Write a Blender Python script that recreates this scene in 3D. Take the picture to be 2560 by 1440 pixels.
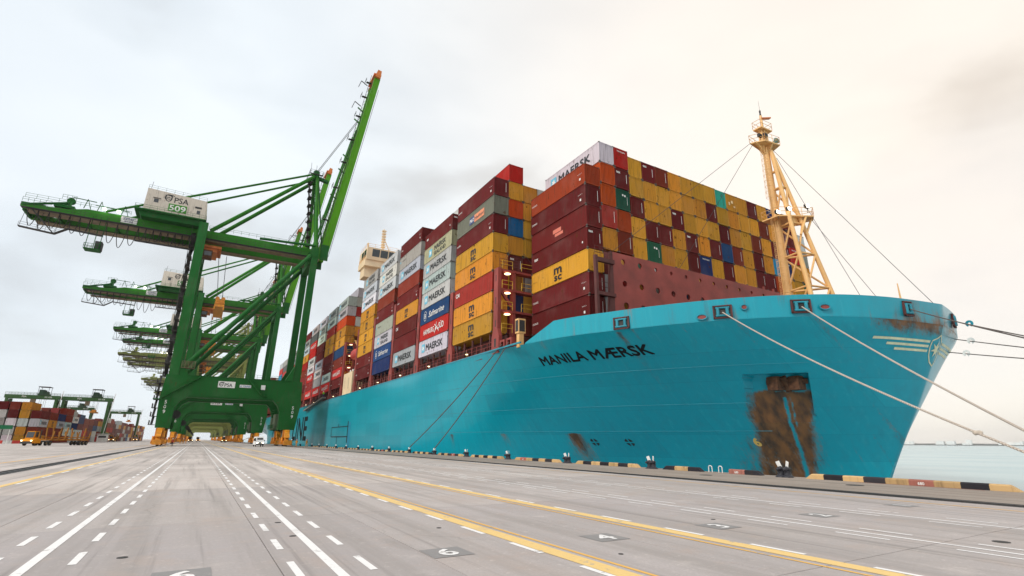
import bpy, bmesh, math, random
import numpy as np
from mathutils import Vector, Matrix

for _o in list(bpy.data.objects):
    bpy.data.objects.remove(_o, do_unlink=True)
S = bpy.context.scene
COL = S.collection
rnd = random.Random(7)

# ------------------------------------------------------------------ camera
CAM_H = 1.65
YAW, PITCH, ROLL, FPX = .5349, .2937, .0074, 1269.5
fw = Vector((math.sin(YAW)*math.cos(PITCH), math.cos(YAW)*math.cos(PITCH), math.sin(PITCH)))
rt = Vector((math.cos(YAW), -math.sin(YAW), 0)); up = rt.cross(fw)
r2 = rt*math.cos(ROLL)+up*math.sin(ROLL); u2 = up*math.cos(ROLL)-rt*math.sin(ROLL)
cd = bpy.data.cameras.new('camera'); cam = bpy.data.objects.new('camera', cd); COL.objects.link(cam)
cam.matrix_world = Matrix(((r2.x, u2.x, -fw.x, 0), (r2.y, u2.y, -fw.y, 0), (r2.z, u2.z, -fw.z, CAM_H), (0, 0, 0, 1)))
cd.sensor_width = 36; cd.lens = 36*FPX/2560; cd.clip_start = .1; cd.clip_end = 30000
S.camera = cam
S.render.resolution_x, S.render.resolution_y = 1024, 576

# ------------------------------------------------------------------ sky and sun
SUN = Vector((-.80, -.10, .60)).normalized()
W = bpy.data.worlds.new('World'); S.world = W; W.use_nodes = True
nt = W.node_tree; nt.nodes.clear()
def N(t, **k):
    n = nt.nodes.new(t)
    for a, b in k.items(): setattr(n, a, b)
    return n
def L(a, b): nt.links.new(a, b)
sky = N('ShaderNodeTexSky', sky_type='NISHITA'); sky.sun_disc = False
sky.sun_elevation = math.asin(SUN.z); sky.sun_rotation = math.atan2(SUN.x, SUN.y)
tc = N('ShaderNodeTexCoord')
mp = N('ShaderNodeMapping'); mp.inputs['Scale'].default_value = (1.0, 1.0, 2.3)
L(tc.outputs['Generated'], mp.inputs['Vector'])
n1 = N('ShaderNodeTexNoise'); n1.inputs['Scale'].default_value = 2.1; n1.inputs['Detail'].default_value = 5; n1.inputs['Roughness'].default_value = .45
n1.inputs['Distortion'].default_value = .25
mp.inputs['Location'].default_value = (9.1, 6.42, .2)
L(mp.outputs[0], n1.inputs['Vector'])
rp = N('ShaderNodeValToRGB'); e = rp.color_ramp.elements
e[0].position = .33; e[0].color = (.62, .615, .61, 1); e[1].position = .52; e[1].color = (.815, .82, .82, 1)
em = e.new(.42); em.color = (.755, .765, .77, 1)
L(n1.outputs['Fac'], rp.inputs[0])
# the cloud deck turns from cool to warm across the view
dt = N('ShaderNodeVectorMath', operation='DOT_PRODUCT'); dt.inputs[1].default_value = Vector((.86, -.15, .48)).normalized()
nv = N('ShaderNodeVectorMath', operation='NORMALIZE'); L(tc.outputs['Generated'], nv.inputs[0]); L(nv.outputs[0], dt.inputs[0])
mr = N('ShaderNodeMapRange', interpolation_type='SMOOTHSTEP'); mr.inputs['From Min'].default_value = .15; mr.inputs['From Max'].default_value = .95
L(dt.outputs['Value'], mr.inputs['Value'])
tint = N('ShaderNodeMix', data_type='RGBA', blend_type='MIX')
tint.inputs['A'].default_value = (.90, .955, 1.0, 1); tint.inputs['B'].default_value = (1.06, .965, .865, 1)
L(mr.outputs[0], tint.inputs['Factor'])
mul = N('ShaderNodeMix', data_type='RGBA', blend_type='MULTIPLY'); mul.inputs['Factor'].default_value = 1
L(rp.outputs[0], mul.inputs['A']); L(tint.outputs['Result'], mul.inputs['B'])
b1 = N('ShaderNodeBackground'); b1.inputs['Strength'].default_value = .095; L(sky.outputs[0], b1.inputs['Color'])
b2 = N('ShaderNodeBackground'); b2.inputs['Strength'].default_value = .92; L(mul.outputs['Result'], b2.inputs['Color'])
n2 = N('ShaderNodeTexNoise'); n2.inputs['Scale'].default_value = 1.3; n2.inputs['Detail'].default_value = 4; L(mp.outputs[0], n2.inputs['Vector'])
cov = N('ShaderNodeMapRange'); cov.inputs['From Min'].default_value = .3; cov.inputs['From Max'].default_value = .6
cov.inputs['To Min'].default_value = .82; cov.inputs['To Max'].default_value = 1.0; L(n2.outputs['Fac'], cov.inputs['Value'])
mx = N('ShaderNodeMixShader'); L(cov.outputs[0], mx.inputs[0]); L(b1.outputs[0], mx.inputs[1]); L(b2.outputs[0], mx.inputs[2])
ow = N('ShaderNodeOutputWorld'); L(mx.outputs[0], ow.inputs[0])

sl = bpy.data.lights.new('sun', 'SUN'); sl.energy = 1.5; sl.angle = math.radians(14); sl.color = (1, .93, .82)
so = bpy.data.objects.new('sun', sl); COL.objects.link(so)
so.rotation_euler = SUN.to_track_quat('Z', 'Y').to_euler(); so.location = (0, 0, 200)

vs = S.view_settings
vs.view_transform = 'Standard'; vs.look = 'None'; vs.gamma = 1; vs.exposure = 0.48; vs.use_curve_mapping = False

# ------------------------------------------------------------------ materials
def mat(name, rgb, rough=.5, metal=0, emit=None, vary=.0, scale=1.0, spec=.5, bump=0):
    m = bpy.data.materials.new(name); m.use_nodes = True
    t = m.node_tree; p = t.nodes['Principled BSDF']
    p.inputs['Base Color'].default_value = (*rgb, 1); p.inputs['Roughness'].default_value = rough
    p.inputs['Metallic'].default_value = metal; p.inputs['Specular IOR Level'].default_value = spec
    if emit:
        p.inputs['Emission Color'].default_value = (*emit[0], 1); p.inputs['Emission Strength'].default_value = emit[1]
    if vary:
        c = t.nodes.new('ShaderNodeTexCoord'); n = t.nodes.new('ShaderNodeTexNoise')
        n.inputs['Scale'].default_value = scale; n.inputs['Detail'].default_value = 7
        t.links.new(c.outputs['Object'], n.inputs['Vector'])
        r = t.nodes.new('ShaderNodeMapRange'); r.inputs['From Min'].default_value = .3; r.inputs['From Max'].default_value = .7
        r.inputs['To Min'].default_value = 1-vary; r.inputs['To Max'].default_value = 1+vary*.6
        t.links.new(n.outputs['Fac'], r.inputs['Value'])
        x = t.nodes.new('ShaderNodeMix'); x.data_type = 'RGBA'; x.blend_type = 'MULTIPLY'; x.inputs['Factor'].default_value = 1
        x.inputs['A'].default_value = (*rgb, 1); t.links.new(r.outputs[0], x.inputs['B'])
        t.links.new(x.outputs['Result'], p.inputs['Base Color'])
        if bump:
            b = t.nodes.new('ShaderNodeBump'); b.inputs['Strength'].default_value = bump; b.inputs['Distance'].default_value = .05
            t.links.new(n.outputs['Fac'], b.inputs['Height']); t.links.new(b.outputs[0], p.inputs['Normal'])
    return m

class NB:
    """small node helper for one material"""
    def __init__(s, name):
        s.m = bpy.data.materials.new(name); s.m.use_nodes = True; s.t = s.m.node_tree
        s.p = s.t.nodes['Principled BSDF']; s.tc = s.t.nodes.new('ShaderNodeTexCoord')
    def n(s, ty, **k):
        x = s.t.nodes.new(ty)
        for a, b in k.items(): setattr(x, a, b)
        return x
    def l(s, a, b): s.t.links.new(a, b)
    def noise(s, vec, scale, detail=6, rough=.5, st=None, off=None):
        if st or off is not None:
            mp = s.n('ShaderNodeMapping'); s.l(vec, mp.inputs['Vector'])
            if st: mp.inputs['Scale'].default_value = st
            if off is not None: s.l(off, mp.inputs['Location'])
            vec = mp.outputs[0]
        x = s.n('ShaderNodeTexNoise'); x.inputs['Scale'].default_value = scale; x.inputs['Detail'].default_value = detail
        x.inputs['Roughness'].default_value = rough; s.l(vec, x.inputs['Vector']); return x.outputs['Fac']
    def rng(s, v, a, b, c=0, d=1, smooth=True):
        x = s.n('ShaderNodeMapRange', interpolation_type='SMOOTHSTEP' if smooth else 'LINEAR')
        for i, q in zip(('From Min', 'From Max', 'To Min', 'To Max'), (a, b, c, d)): x.inputs[i].default_value = q
        s.l(v, x.inputs['Value']); return x.outputs[0]
    def math(s, op, a, b):
        x = s.n('ShaderNodeMath', operation=op)
        for i, q in enumerate((a, b)):
            if isinstance(q, (int, float)): x.inputs[i].default_value = q
            else: s.l(q, x.inputs[i])
        return x.outputs[0]
    def mix(s, f, a, b, blend='MIX'):
        x = s.n('ShaderNodeMix', data_type='RGBA', blend_type=blend)
        for i, q in (('Factor', f), ('A', a), ('B', b)):
            if isinstance(q, (int, float)): x.inputs[i].default_value = q
            elif isinstance(q, tuple): x.inputs[i].default_value = (*q, 1)
            else: s.l(q, x.inputs[i])
        return x.outputs['Result']
    def out(s, col, rough=None, bump=None, bstr=.3, bdist=.02):
        s.l(col, s.p.inputs['Base Color'])
        if rough is not None:
            if isinstance(rough, (int, float)): s.p.inputs['Roughness'].default_value = rough
            else: s.l(rough, s.p.inputs['Roughness'])
        if bump is not None:
            b = s.n('ShaderNodeBump'); b.inputs['Strength'].default_value = bstr; b.inputs['Distance'].default_value = bdist
            s.l(bump, b.inputs['Height']); s.l(b.outputs[0], s.p.inputs['Normal'])
        return s.m

def paint_mat(name, rust=.5, rough=.45, streak=.3, fade=.25, rustcol=(.10, .035, .014), sc=1.0):
    """painted steel whose colour is the object's own colour, with fading, dirt streaks and rust"""
    b = NB(name); oi = b.n('ShaderNodeObjectInfo'); v = b.tc.outputs['Object']
    off = b.n('ShaderNodeCombineXYZ'); k = b.math('MULTIPLY', oi.outputs['Random'], 97.0)
    for i in range(3): b.l(k, off.inputs[i])
    o = off.outputs[0]
    val = b.rng(oi.outputs['Random'], 0, 1, .74, 1.08, False)
    c = b.mix(1.0, oi.outputs['Color'], val, 'MULTIPLY')
    big = b.noise(v, .35*sc, 4, .5, off=o)
    c = b.mix(b.rng(big, .45, .75, 0, fade), c, (.55, .52, .47))
    st = b.noise(v, 1.0*sc, 5, .6, (5.5, 5.5, .32), o)
    c = b.mix(b.rng(st, .5, .72, 0, streak), c, (.05, .035, .025))
    rn = b.noise(v, 1.7*sc, 9, .68, (1, 1, .6), o)
    rm = b.math('MULTIPLY', b.rng(rn, .60, .68), rust)
    c = b.mix(rm, c, rustcol)
    rg = b.math('ADD', b.math('MULTIPLY', rm, .35), b.rng(big, .3, .7, rough-.08, rough+.12))
    b.p.inputs['Specular IOR Level'].default_value = .08
    return b.out(c, rg)

M = {}
M['cont'] = paint_mat('container_paint', rust=.9, rough=.6, streak=.50, fade=.06)
M['paint'] = paint_mat('painted_steel', rust=.45, rough=.55, streak=.45, fade=.04, sc=.7)
M['casting'] = mat('corner_casting', (.10, .085, .07), .7, vary=.4, scale=2)
M['black'] = mat('black_paint', (.012, .013, .016), .5, vary=.2, scale=2)
M['white'] = mat('white_paint', (.78, .77, .74), .5, vary=.12, scale=1.5)
M['logo_blue'] = mat('logo_blue', (.12, .48, .66), .5, vary=.15, scale=2)
M['cream'] = mat('cream_paint', (.80, .47, .18), .45, vary=.12, scale=.6)
M['head'] = mat('headlight_glass', (.9, .85, .7), .3, emit=((1, .85, .55), 5))
M['letter'] = mat('hull_lettering_paint', (.010, .011, .013), .85, vary=.3, scale=.6, spec=.15)
M['rope'] = mat('rope_white', (.55, .47, .39), .9, vary=.25, scale=6)
M['rope_dark'] = mat('rope_dark', (.12, .095, .085), .9, vary=.3, scale=6)
M['wire'] = mat('steel_wire', (.06, .06, .065), .6, metal=.3)
M['cable'] = mat('black_cable', (.015, .013, .014), .6)
M['glass'] = mat('dark_glass', (.03, .035, .04), .12, spec=.8)
M['tyre'] = mat('tyre_rubber', (.02, .02, .022), .85, vary=.3, scale=8)
M['dark'] = mat('dark_steel', (.035, .033, .032), .7, vary=.3, scale=2)
M['orange'] = mat('orange_paint', (.62, .16, .02), .5, vary=.3, scale=1.2)
M['amber'] = mat('amber_paint', (.72, .27, .015), .5, vary=.3, scale=1.5)
M['yellowrail'] = mat('yellow_rail', (.70, .42, .03), .5, vary=.2, scale=3)
M['bridge'] = mat('bridge_cream', (.80, .62, .40), .45, vary=.12, scale=.4)
M['lamp'] = mat('lit_lamp', (1, .9, .7), .4, emit=((1, .80, .45), 2.5))
M['lampw'] = mat('lit_floodlight', (1, .95, .85), .4, emit=((1, .93, .75), 9))
M['skin'] = mat('skin', (.35, .2, .13), .6)
M['brown'] = mat('brown_steel', (.20, .15, .09), .7, vary=.3, scale=1)
M['rust'] = mat('rust', (.11, .045, .02), .9, vary=.6, scale=2.5, bump=.4)

# ------------------------------------------------------------------ mesh helpers
class MB:
    def __init__(s): s.v = []; s.f = []; s.mi = []; s.cur = 0
    def add(s, vs, fs):
        o = len(s.v); s.v += [tuple(q) for q in vs]; s.f += [tuple(i+o for i in f) for f in fs]; s.mi += [s.cur]*len(fs); return s
    def box(s, x0, x1, y0, y1, z0, z1):
        return s.add([(x0,y0,z0),(x1,y0,z0),(x1,y1,z0),(x0,y1,z0),(x0,y0,z1),(x1,y0,z1),(x1,y1,z1),(x0,y1,z1)],
                     [(3,2,1,0),(4,5,6,7),(0,1,5,4),(1,2,6,5),(2,3,7,6),(3,0,4,7)])
    def beam(s, p0, p1, w, h, w1=None, h1=None, up=(0,0,1)):
        p0 = Vector(p0); p1 = Vector(p1); d = (p1-p0).normalized(); u = Vector(up)
        if abs(d.dot(u)) > .98: u = Vector((0, 1, 0)) if abs(d.y) < .9 else Vector((1, 0, 0))
        a = d.cross(u).normalized(); b = a.cross(d)
        w1 = w if w1 is None else w1; h1 = h if h1 is None else h1
        q = []
        for p, ww, hh in ((p0, w, h), (p1, w1, h1)):
            q += [p-a*ww/2-b*hh/2, p+a*ww/2-b*hh/2, p+a*ww/2+b*hh/2, p-a*ww/2+b*hh/2]
        return s.add(q, [(3,2,1,0),(4,5,6,7),(0,1,5,4),(1,2,6,5),(2,3,7,6),(3,0,4,7)])
    def tube(s, p0, p1, r, r1=None, n=8, cap=True):
        return s.path([p0, p1], [r, r if r1 is None else r1], n, cap)
    def path(s, pts, r, n=6, cap=True):
        pts = [Vector(p) for p in pts]; k = len(pts)
        if not isinstance(r, (list, tuple)): r = [r]*k
        vs = []; pa = None
        for i, p in enumerate(pts):
            d = (pts[min(i+1, k-1)]-pts[max(i-1, 0)]).normalized()
            if pa is None:
                u = Vector((0, 0, 1)) if abs(d.z) < .9 else Vector((1, 0, 0)); a = d.cross(u).normalized()
            else:
                a = (pa-d*pa.dot(d)).normalized()
            pa = a; b = d.cross(a)
            vs += [p+(a*math.cos(t)+b*math.sin(t))*r[i] for t in (2*math.pi*j/n for j in range(n))]
        fs = [(i*n+j, i*n+(j+1) % n, (i+1)*n+(j+1) % n, (i+1)*n+j) for i in range(k-1) for j in range(n)]
        if cap: fs += [tuple(range(n-1, -1, -1)), tuple(range((k-1)*n, k*n))]
        return s.add(vs, fs)
    def prism(s, poly, ax, c0, c1):
        k = len(poly)
        def P(a, b, c): return (a, c, b) if ax == 'y' else ((c, a, b) if ax == 'x' else (a, b, c))
        vs = [P(a, b, c0) for a, b in poly]+[P(a, b, c1) for a, b in poly]
        return s.add(vs, [tuple(range(k-1, -1, -1)), tuple(range(k, 2*k))]+[(i, (i+1) % k, k+(i+1) % k, k+i) for i in range(k)])
    def lathe(s, prof, c=(0, 0, 0), n=12, ax='z'):
        vs = []
        for r, z in prof:
            for j in range(n):
                t = 2*math.pi*j/n; x, y = r*math.cos(t), r*math.sin(t)
                q = (x, y, z) if ax == 'z' else ((z, x, y) if ax == 'x' else (x, z, y))
                vs.append((q[0]+c[0], q[1]+c[1], q[2]+c[2]))
        k = len(prof)
        fs = [(i*n+j, i*n+(j+1) % n, (i+1)*n+(j+1) % n, (i+1)*n+j) for i in range(k-1) for j in range(n)]
        fs += [tuple(range(n-1, -1, -1)), tuple(range((k-1)*n, k*n))]
        return s.add(vs, fs)
    def rail(s, pts, h=1.1, step=1.6, r=.03, mid=1, n=4):
        pts = [Vector(p) for p in pts]
        for lv in range(mid+1):
            z = Vector((0, 0, h*(lv+1)/(mid+1)))
            for a, b in zip(pts, pts[1:]): s.tube(a+z, b+z, r, n=n, cap=False)
        for a, b in zip(pts, pts[1:]):
            k = max(1, int((b-a).length/step))
            for i in range(k+1): q = a.lerp(b, i/k); s.tube(q, q+Vector((0, 0, h)), r, n=n, cap=False)
        return s
    def mesh(s, name, mats, smooth=False, recalc=True):
        me = bpy.data.meshes.new(name); me.from_pydata(s.v, [], s.f)
        for m in mats: me.materials.append(m)
        if len(mats) > 1: me.polygons.foreach_set('material_index', s.mi)
        if recalc:
            bm = bmesh.new(); bm.from_mesh(me); bmesh.ops.recalc_face_normals(bm, faces=bm.faces); bm.to_mesh(me); bm.free()
        if smooth:
            me.polygons.foreach_set('use_smooth', [True]*len(me.polygons)); me.set_sharp_from_angle(angle=math.radians(35))
        me.update(); return me
    def islands(s):
        par = list(range(len(s.v)))
        def fd(i):
            while par[i] != i: par[i] = par[par[i]]; i = par[i]
            return i
        for f in s.f:
            a = fd(f[0])
            for q in f[1:]: par[fd(q)] = a
        grp = {}
        for k, f in enumerate(s.f): grp.setdefault(fd(f[0]), []).append(k)
        out = []
        for fs in grp.values():
            m = MB(); idx = {}
            for k in fs:
                for q in s.f[k]:
                    if q not in idx: idx[q] = len(m.v); m.v.append(s.v[q])
                m.f.append(tuple(idx[q] for q in s.f[k])); m.mi.append(s.mi[k])
            out.append(m)
        return out
    def each(s, name, mats, parent=None, smooth=False, col=None, recalc=True):
        return [m.build(name, mats, parent, smooth, col, recalc) for m in s.islands()]
    def build(s, name, mats, parent=None, smooth=False, col=None, recalc=True):
        if not isinstance(mats, (list, tuple)): mats = [mats]
        return obj(name, s.mesh(name, mats, smooth, recalc), parent, col)

def obj(name, me, parent=None, col=None):
    o = bpy.data.objects.new(name, me); COL.objects.link(o)
    if parent is not None:
        o.parent = parent
        if parent.get('_abs'): o.matrix_parent_inverse = Matrix.Translation(-Vector(parent.location))
        elif parent.parent is not None and parent.parent.get('_abs'): pass
    if col: o.color = (*col, 1)
    return o
def empty(name, loc=(0, 0, 0), rz=0, absolute=False):
    o = bpy.data.objects.new(name, None); COL.objects.link(o); o.location = loc; o.rotation_euler = (0, 0, rz)
    o.empty_display_size = .5
    if absolute: o['_abs'] = 1
    return o
def tag(o, label, cat, group=None):
    o['label'] = label; o['category'] = cat
    if group: o['group'] = group
    return o
def struct(o): o['kind'] = 'structure'; return o
def stuff(o): o['kind'] = 'stuff'; return o
def kids(o): return [c for c in bpy.data.objects if c.parent == o]
def copy_tree(o, parent=None, skip=()):
    c = o.copy(); COL.objects.link(c); c.parent = parent
    for ch in CH.get(o.name, []):
        if ch.name.split('.')[0] not in skip: copy_tree(ch, c, skip)
    return c
CH = {}
def index_children():
    CH.clear()
    for o in bpy.data.objects:
        if o.parent: CH.setdefault(o.parent.name, []).append(o)
ORD = ['', 'first', 'second', 'third', 'fourth', 'fifth', 'sixth', 'seventh', 'eighth', 'ninth', 'tenth', 'eleventh', 'twelfth',
       'thirteenth', 'fourteenth', 'fifteenth', 'sixteenth', 'seventeenth', 'eighteenth', 'nineteenth', 'twentieth']

_tx = {}
def text_geo(s, size=1.0, bold=0.0, width=None, shear=0.0, space=1.0):
    """flat lettering as (verts2d, faces), centred on x, baseline z=0, cap height about size"""
    key = (s, size, bold, width, shear, space)
    if key in _tx: return _tx[key]
    cu = bpy.data.curves.new('t', 'FONT'); cu.body = s; cu.align_x = 'CENTER'; cu.offset = bold; cu.shear = shear
    cu.resolution_u = 3; cu.space_character = space
    to = bpy.data.objects.new('t', cu); COL.objects.link(to)
    me = bpy.data.meshes.new_from_object(to)
    v = np.array([q.co[:2] for q in me.vertices]); f = [tuple(p.vertices) for p in me.polygons]
    bpy.data.objects.remove(to); bpy.data.meshes.remove(me); bpy.data.curves.remove(cu)
    capz = .729*1.0
    v = v*(size/capz); x0, x1 = v[:, 0].min(), v[:, 0].max(); v[:, 0] -= (x0+x1)/2
    if width: v[:, 0] *= width/(x1-x0)
    _tx[key] = (v, f); return _tx[key]
def star_poly(n, r0, r1, rot=math.pi/2):
    return [((r0 if i % 2 == 0 else r1)*math.cos(rot+math.pi*i/n), (r0 if i % 2 == 0 else r1)*math.sin(rot+math.pi*i/n)) for i in range(2*n)]
class Flat:
    """2-D print (x right, y up) placed on a plane; several colours by slot"""
    def __init__(s): s.mb = MB()
    def text(s, t, x, y, size, slot=0, **k):
        fat = k.pop('bold', 0)*size*1.1; v, f = text_geo(t, size, **k); s.mb.cur = slot
        for i, (dx, dy) in enumerate(((0, 0), (fat, 0), (-fat, 0), (0, fat), (0, -fat), (fat*.7, fat*.7), (-fat*.7, -fat*.7), (fat*.7, -fat*.7), (-fat*.7, fat*.7)) if fat else ((0, 0),)):
            s.mb.add([(a+x+dx, b+y+dy, .004*slot+.0003*i) for a, b in v], f)
        return s
    def poly(s, pts, slot=0, x=0, y=0):
        s.mb.cur = slot; s.mb.add([(a+x, b+y, .004*slot) for a, b in pts], [tuple(range(len(pts)))]); return s
    def rect(s, x0, x1, y0, y1, slot=0): return s.poly([(x0, y0), (x1, y0), (x1, y1), (x0, y1)], slot)
    def strip(s, pts, w, slot=0):
        """ribbon along points, w half width or list"""
        k = len(pts); w = w if isinstance(w, (list, tuple)) else [w]*k; s.mb.cur = slot; vs = []
        for i, (x, y) in enumerate(pts):
            a = pts[max(0, i-1)]; b = pts[min(k-1, i+1)]; dx, dy = b[0]-a[0], b[1]-a[1]; l = math.hypot(dx, dy) or 1
            vs += [(x-dy/l*w[i], y+dx/l*w[i], .004*slot), (x+dy/l*w[i], y-dx/l*w[i], .004*slot)]
        s.mb.add(vs, [(2*i, 2*i+1, 2*i+3, 2*i+2) for i in range(k-1)]); return s
    def mesh(s, name, mats, origin=(0, 0, 0), right=(1, 0, 0), upv=(0, 0, 1), off=.015):
        R = Vector(right).normalized(); U = Vector(upv).normalized(); Nn = R.cross(U); o = Vector(origin)
        mb = MB(); mb.v = [tuple(o+R*x+U*y+Nn*(off+z)) for x, y, z in s.mb.v]; mb.f = s.mb.f; mb.mi = s.mb.mi
        return mb.mesh(name, mats, recalc=False)
def psa_logo(F, x, y, s, slot=0):
    """swirling globe mark followed by the three letters, height s, left edge at x"""
    def arc(cx, cy, rx, ry, a0, a1, n=14, w=.07):
        pts = [(x+s*(cx+rx*math.cos(math.radians(a0+(a1-a0)*i/n))), y+s*(cy+ry*math.sin(math.radians(a0+(a1-a0)*i/n)))) for i in range(n+1)]
        F.strip(pts, [s*w*(.25+.75*math.sin(math.pi*i/n)) for i in range(n+1)], slot)
    arc(.50, .50, .36, .46, -160, 110, w=.06); arc(.52, .52, .36, .44, 90, 260, w=.07)
    arc(.45, .66, .50, .20, 150, -10, w=.06); arc(.45, .36, .50, .20, 165, 20, w=.05)
    arc(.45, .12, .45, .22, 150, 40, w=.05); arc(.72, .75, .42, .18, 170, 0, w=.06)
    F.text('PSA', x+s*1.95, y, s*.78, slot, bold=.015, width=s*1.55)
# ------------------------------------------------------------------ ground, sea
X_EDGE, X_RR, X_LR, X_KERB, Z_SEA = 27.1, 20.45, -7.93, 26.4, -3.2
def concrete(name, base, warm):
    b = NB(name); oi = b.n('ShaderNodeObjectInfo'); v = b.tc.outputs['Object']
    geo = b.n('ShaderNodeNewGeometry'); v = geo.outputs['Position']
    c = b.mix(1.0, base, b.rng(oi.outputs['Random'], 0, 1, .93, 1.05, False), 'MULTIPLY')
    c = b.mix(1.0, c, oi.outputs['Color'], 'MULTIPLY')
    big = b.noise(v, .11, 5, .55)
    c = b.mix(b.rng(big, .38, .66, 0, .62), c, tuple(q*.66 for q in base))
    stk = b.noise(v, 1.0, 6, .6, (1.3, .045, 1))                      # tyre-worn lanes along the quay
    c = b.mix(b.rng(stk, .44, .66, 0, .62), c, tuple(q*.46 for q in base))
    mid = b.noise(v, .9, 8, .65)
    c = b.mix(b.rng(mid, .55, .78, 0, .35), c, tuple(min(1, q*1.22) for q in base))
    c = b.mix(b.rng(mid, .50, .32, 0, .50), c, warm)
    c = b.mix(b.rng(b.noise(v, .27, 6, .6, (1, .4, 1)), .52, .68, 0, .45), c, warm)
    spot = b.noise(v, 3.1, 5, .7)
    c = b.mix(b.rng(spot, .68, .76, 0, .6), c, (.09, .08, .08))
    oil = b.noise(v, .45, 7, .7, (1.6, .35, 1))
    c = b.mix(b.rng(oil, .57, .70, 0, .55), c, tuple(q*.42 for q in base))
    sk = b.noise(v, 1.0, 5, .6, (3.4, .07, 1))
    c = b.mix(b.rng(sk, .55, .68, 0, .45), c, (.15, .135, .13))
    fine = b.noise(v, 22, 6, .75)
    c = b.mix(b.rng(fine, .35, .72, 0, .50), c, tuple(q*.52 for q in base))
    gr = b.noise(v, 5.5, 7, .7)
    c = b.mix(b.rng(gr, .52, .72, 0, .30), c, tuple(q*.60 for q in base))
    c = b.mix(b.rng(gr, .44, .30, 0, .22), c, tuple(min(1, q*1.3) for q in base))
    wv = b.n('ShaderNodeTexVoronoi', feature='DISTANCE_TO_EDGE'); wv.inputs['Scale'].default_value = .16
    ds = b.n('ShaderNodeVectorMath', operation='MULTIPLY_ADD'); nn = b.n('ShaderNodeTexNoise'); nn.inputs['Scale'].default_value = .7; nn.inputs['Detail'].default_value = 6
    b.l(v, nn.inputs['Vector']); b.l(nn.outputs['Color'], ds.inputs[0]); ds.inputs[1].default_value = (2.2, 2.2, 2.2); b.l(v, ds.inputs[2])
    b.l(ds.outputs[0], wv.inputs['Vector'])
    crack = b.math('MULTIPLY', b.rng(wv.outputs['Distance'], .006, .0, 0, .40), b.rng(big, .50, .62))
    c = b.mix(crack, c, (.10, .09, .085))
    return b.out(c, b.rng(mid, .3, .7, .62, .9), fine, .25, .01)
M['slab'] = concrete('concrete_slab', (.61, .55, .52), (.44, .35, .305))
M['slab_edge'] = concrete('quay_edge_concrete', (.37, .31, .265), (.28, .20, .15))
M['joint'] = mat('joint_dirt', (.25, .225, .205), .95, vary=.4, scale=2)
M['rail'] = mat('crane_rail_steel', (.055, .05, .05), .45, metal=.6, vary=.4, scale=3)

quay = struct(MB().box(-1800, X_EDGE, -150, 3500, -9, -.03).build('quay', M['joint']))
XS = [-46, -36, -27, -19, -13, X_LR+.45, -3.0, 1.22, 3.25, 6.9, 10.3, 13.2, 16.4, X_RR-.5]
YS = [-14, -4, 4.6, 13.2, 21.8, 30.4, 39, 48, 57, 66, 78, 90, 105, 120]
def slab(x0, x1, y0, y1, m):
    g = .007; z = rnd.uniform(-.004, 0)
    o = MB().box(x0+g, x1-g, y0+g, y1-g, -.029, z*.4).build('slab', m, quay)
    k_ = (.64, .65, .70) if y1 < 14 else ((.76, .77, .80) if y1 < 23 else (1, 1, 1))  # near slabs darker: a blue-grey concrete patch, plus vignetting put into the tint
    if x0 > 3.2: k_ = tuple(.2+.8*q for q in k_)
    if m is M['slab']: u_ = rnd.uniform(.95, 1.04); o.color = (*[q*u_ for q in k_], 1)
    return o
XL = [X_LR-.45 if abs(q-X_LR-.45) < 1e-6 else q for q in XS]
for i in range(len(XS)-1):
    x0, x1 = XS[i], XS[i+1]
    if abs(x1-(X_LR+.45)) < 1e-6: x1 = X_LR-.45
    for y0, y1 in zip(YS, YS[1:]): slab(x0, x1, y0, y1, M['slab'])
for y0, y1 in zip(YS, YS[1:]):
    slab(X_RR+.5, X_EDGE-.02, y0, y1, M['slab_edge'])
far = []
obj_f = MB().box(-1790, X_LR-.45, 120.02, 3490, -.029, 0).box(-1790, -46.02, -140, 119.98, -.029, 0).box(X_LR+.45, X_RR-.5, 120.02, 3490, -.029, 0).build('concrete_apron', M['slab'], quay)
MB().box(X_RR+.5, X_EDGE-.02, 120.02, 3490, -.029, 0).build('concrete_edge_strip', M['slab_edge'], quay)
def crane_rail(x):
    r = MB().box(x-.06, x+.06, -60, 1400, -.029, .012).box(x-.16, x+.16, -60, 1400, -.029, -.016)
    r.build('crane_rail', M['rail'], quay)
    MB().box(x-.44, x-.30, -60, 1400, -.029, .004).box(x+.30, x+.44, -60, 1400, -.029, .004).build('rail_channel_lip', M['dark'], quay)
crane_rail(X_LR); crane_rail(X_RR)

def road_paint(name, rgb, wear):
    b = NB(name); g = b.n('ShaderNodeNewGeometry'); v = g.outputs['Position']
    n = b.noise(v, 2.6, 9, .7); n2 = b.noise(v, .5, 4)
    w = b.math('MAXIMUM', b.rng(n, .57, .66, 0, wear), b.rng(n2, .58, .75, 0, wear*.7))
    c = b.mix(b.rng(b.noise(v, 12, 5), .3, .8, 0, .25), rgb, tuple(q*.7 for q in rgb))
    return b.out(b.mix(w, c, (.36, .33, .32)), .7)
M['line_white'] = road_paint('white_road_paint', (.84, .83, .83), .9)
M['line_yellow'] = road_paint('yellow_road_paint', (.80, .56, .22), 1.0)
M['line_orange'] = road_paint('orange_road_paint', (.80, .46, .11), .95)
M['line_black'] = road_paint('black_road_paint', (.26, .25, .25), .95)
M['line_red'] = road_paint('red_road_paint', (.45, .10, .07), .8)
def sheet(name, rects, m, z=.004):
    mb = MB()
    for x0, x1, y0, y1 in rects: mb.add([(x0, y0, z), (x1, y0, z), (x1, y1, z), (x0, y1, z)], [(0, 1, 2, 3)])
    return mb.build(name, m, quay, recalc=False)
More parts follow.
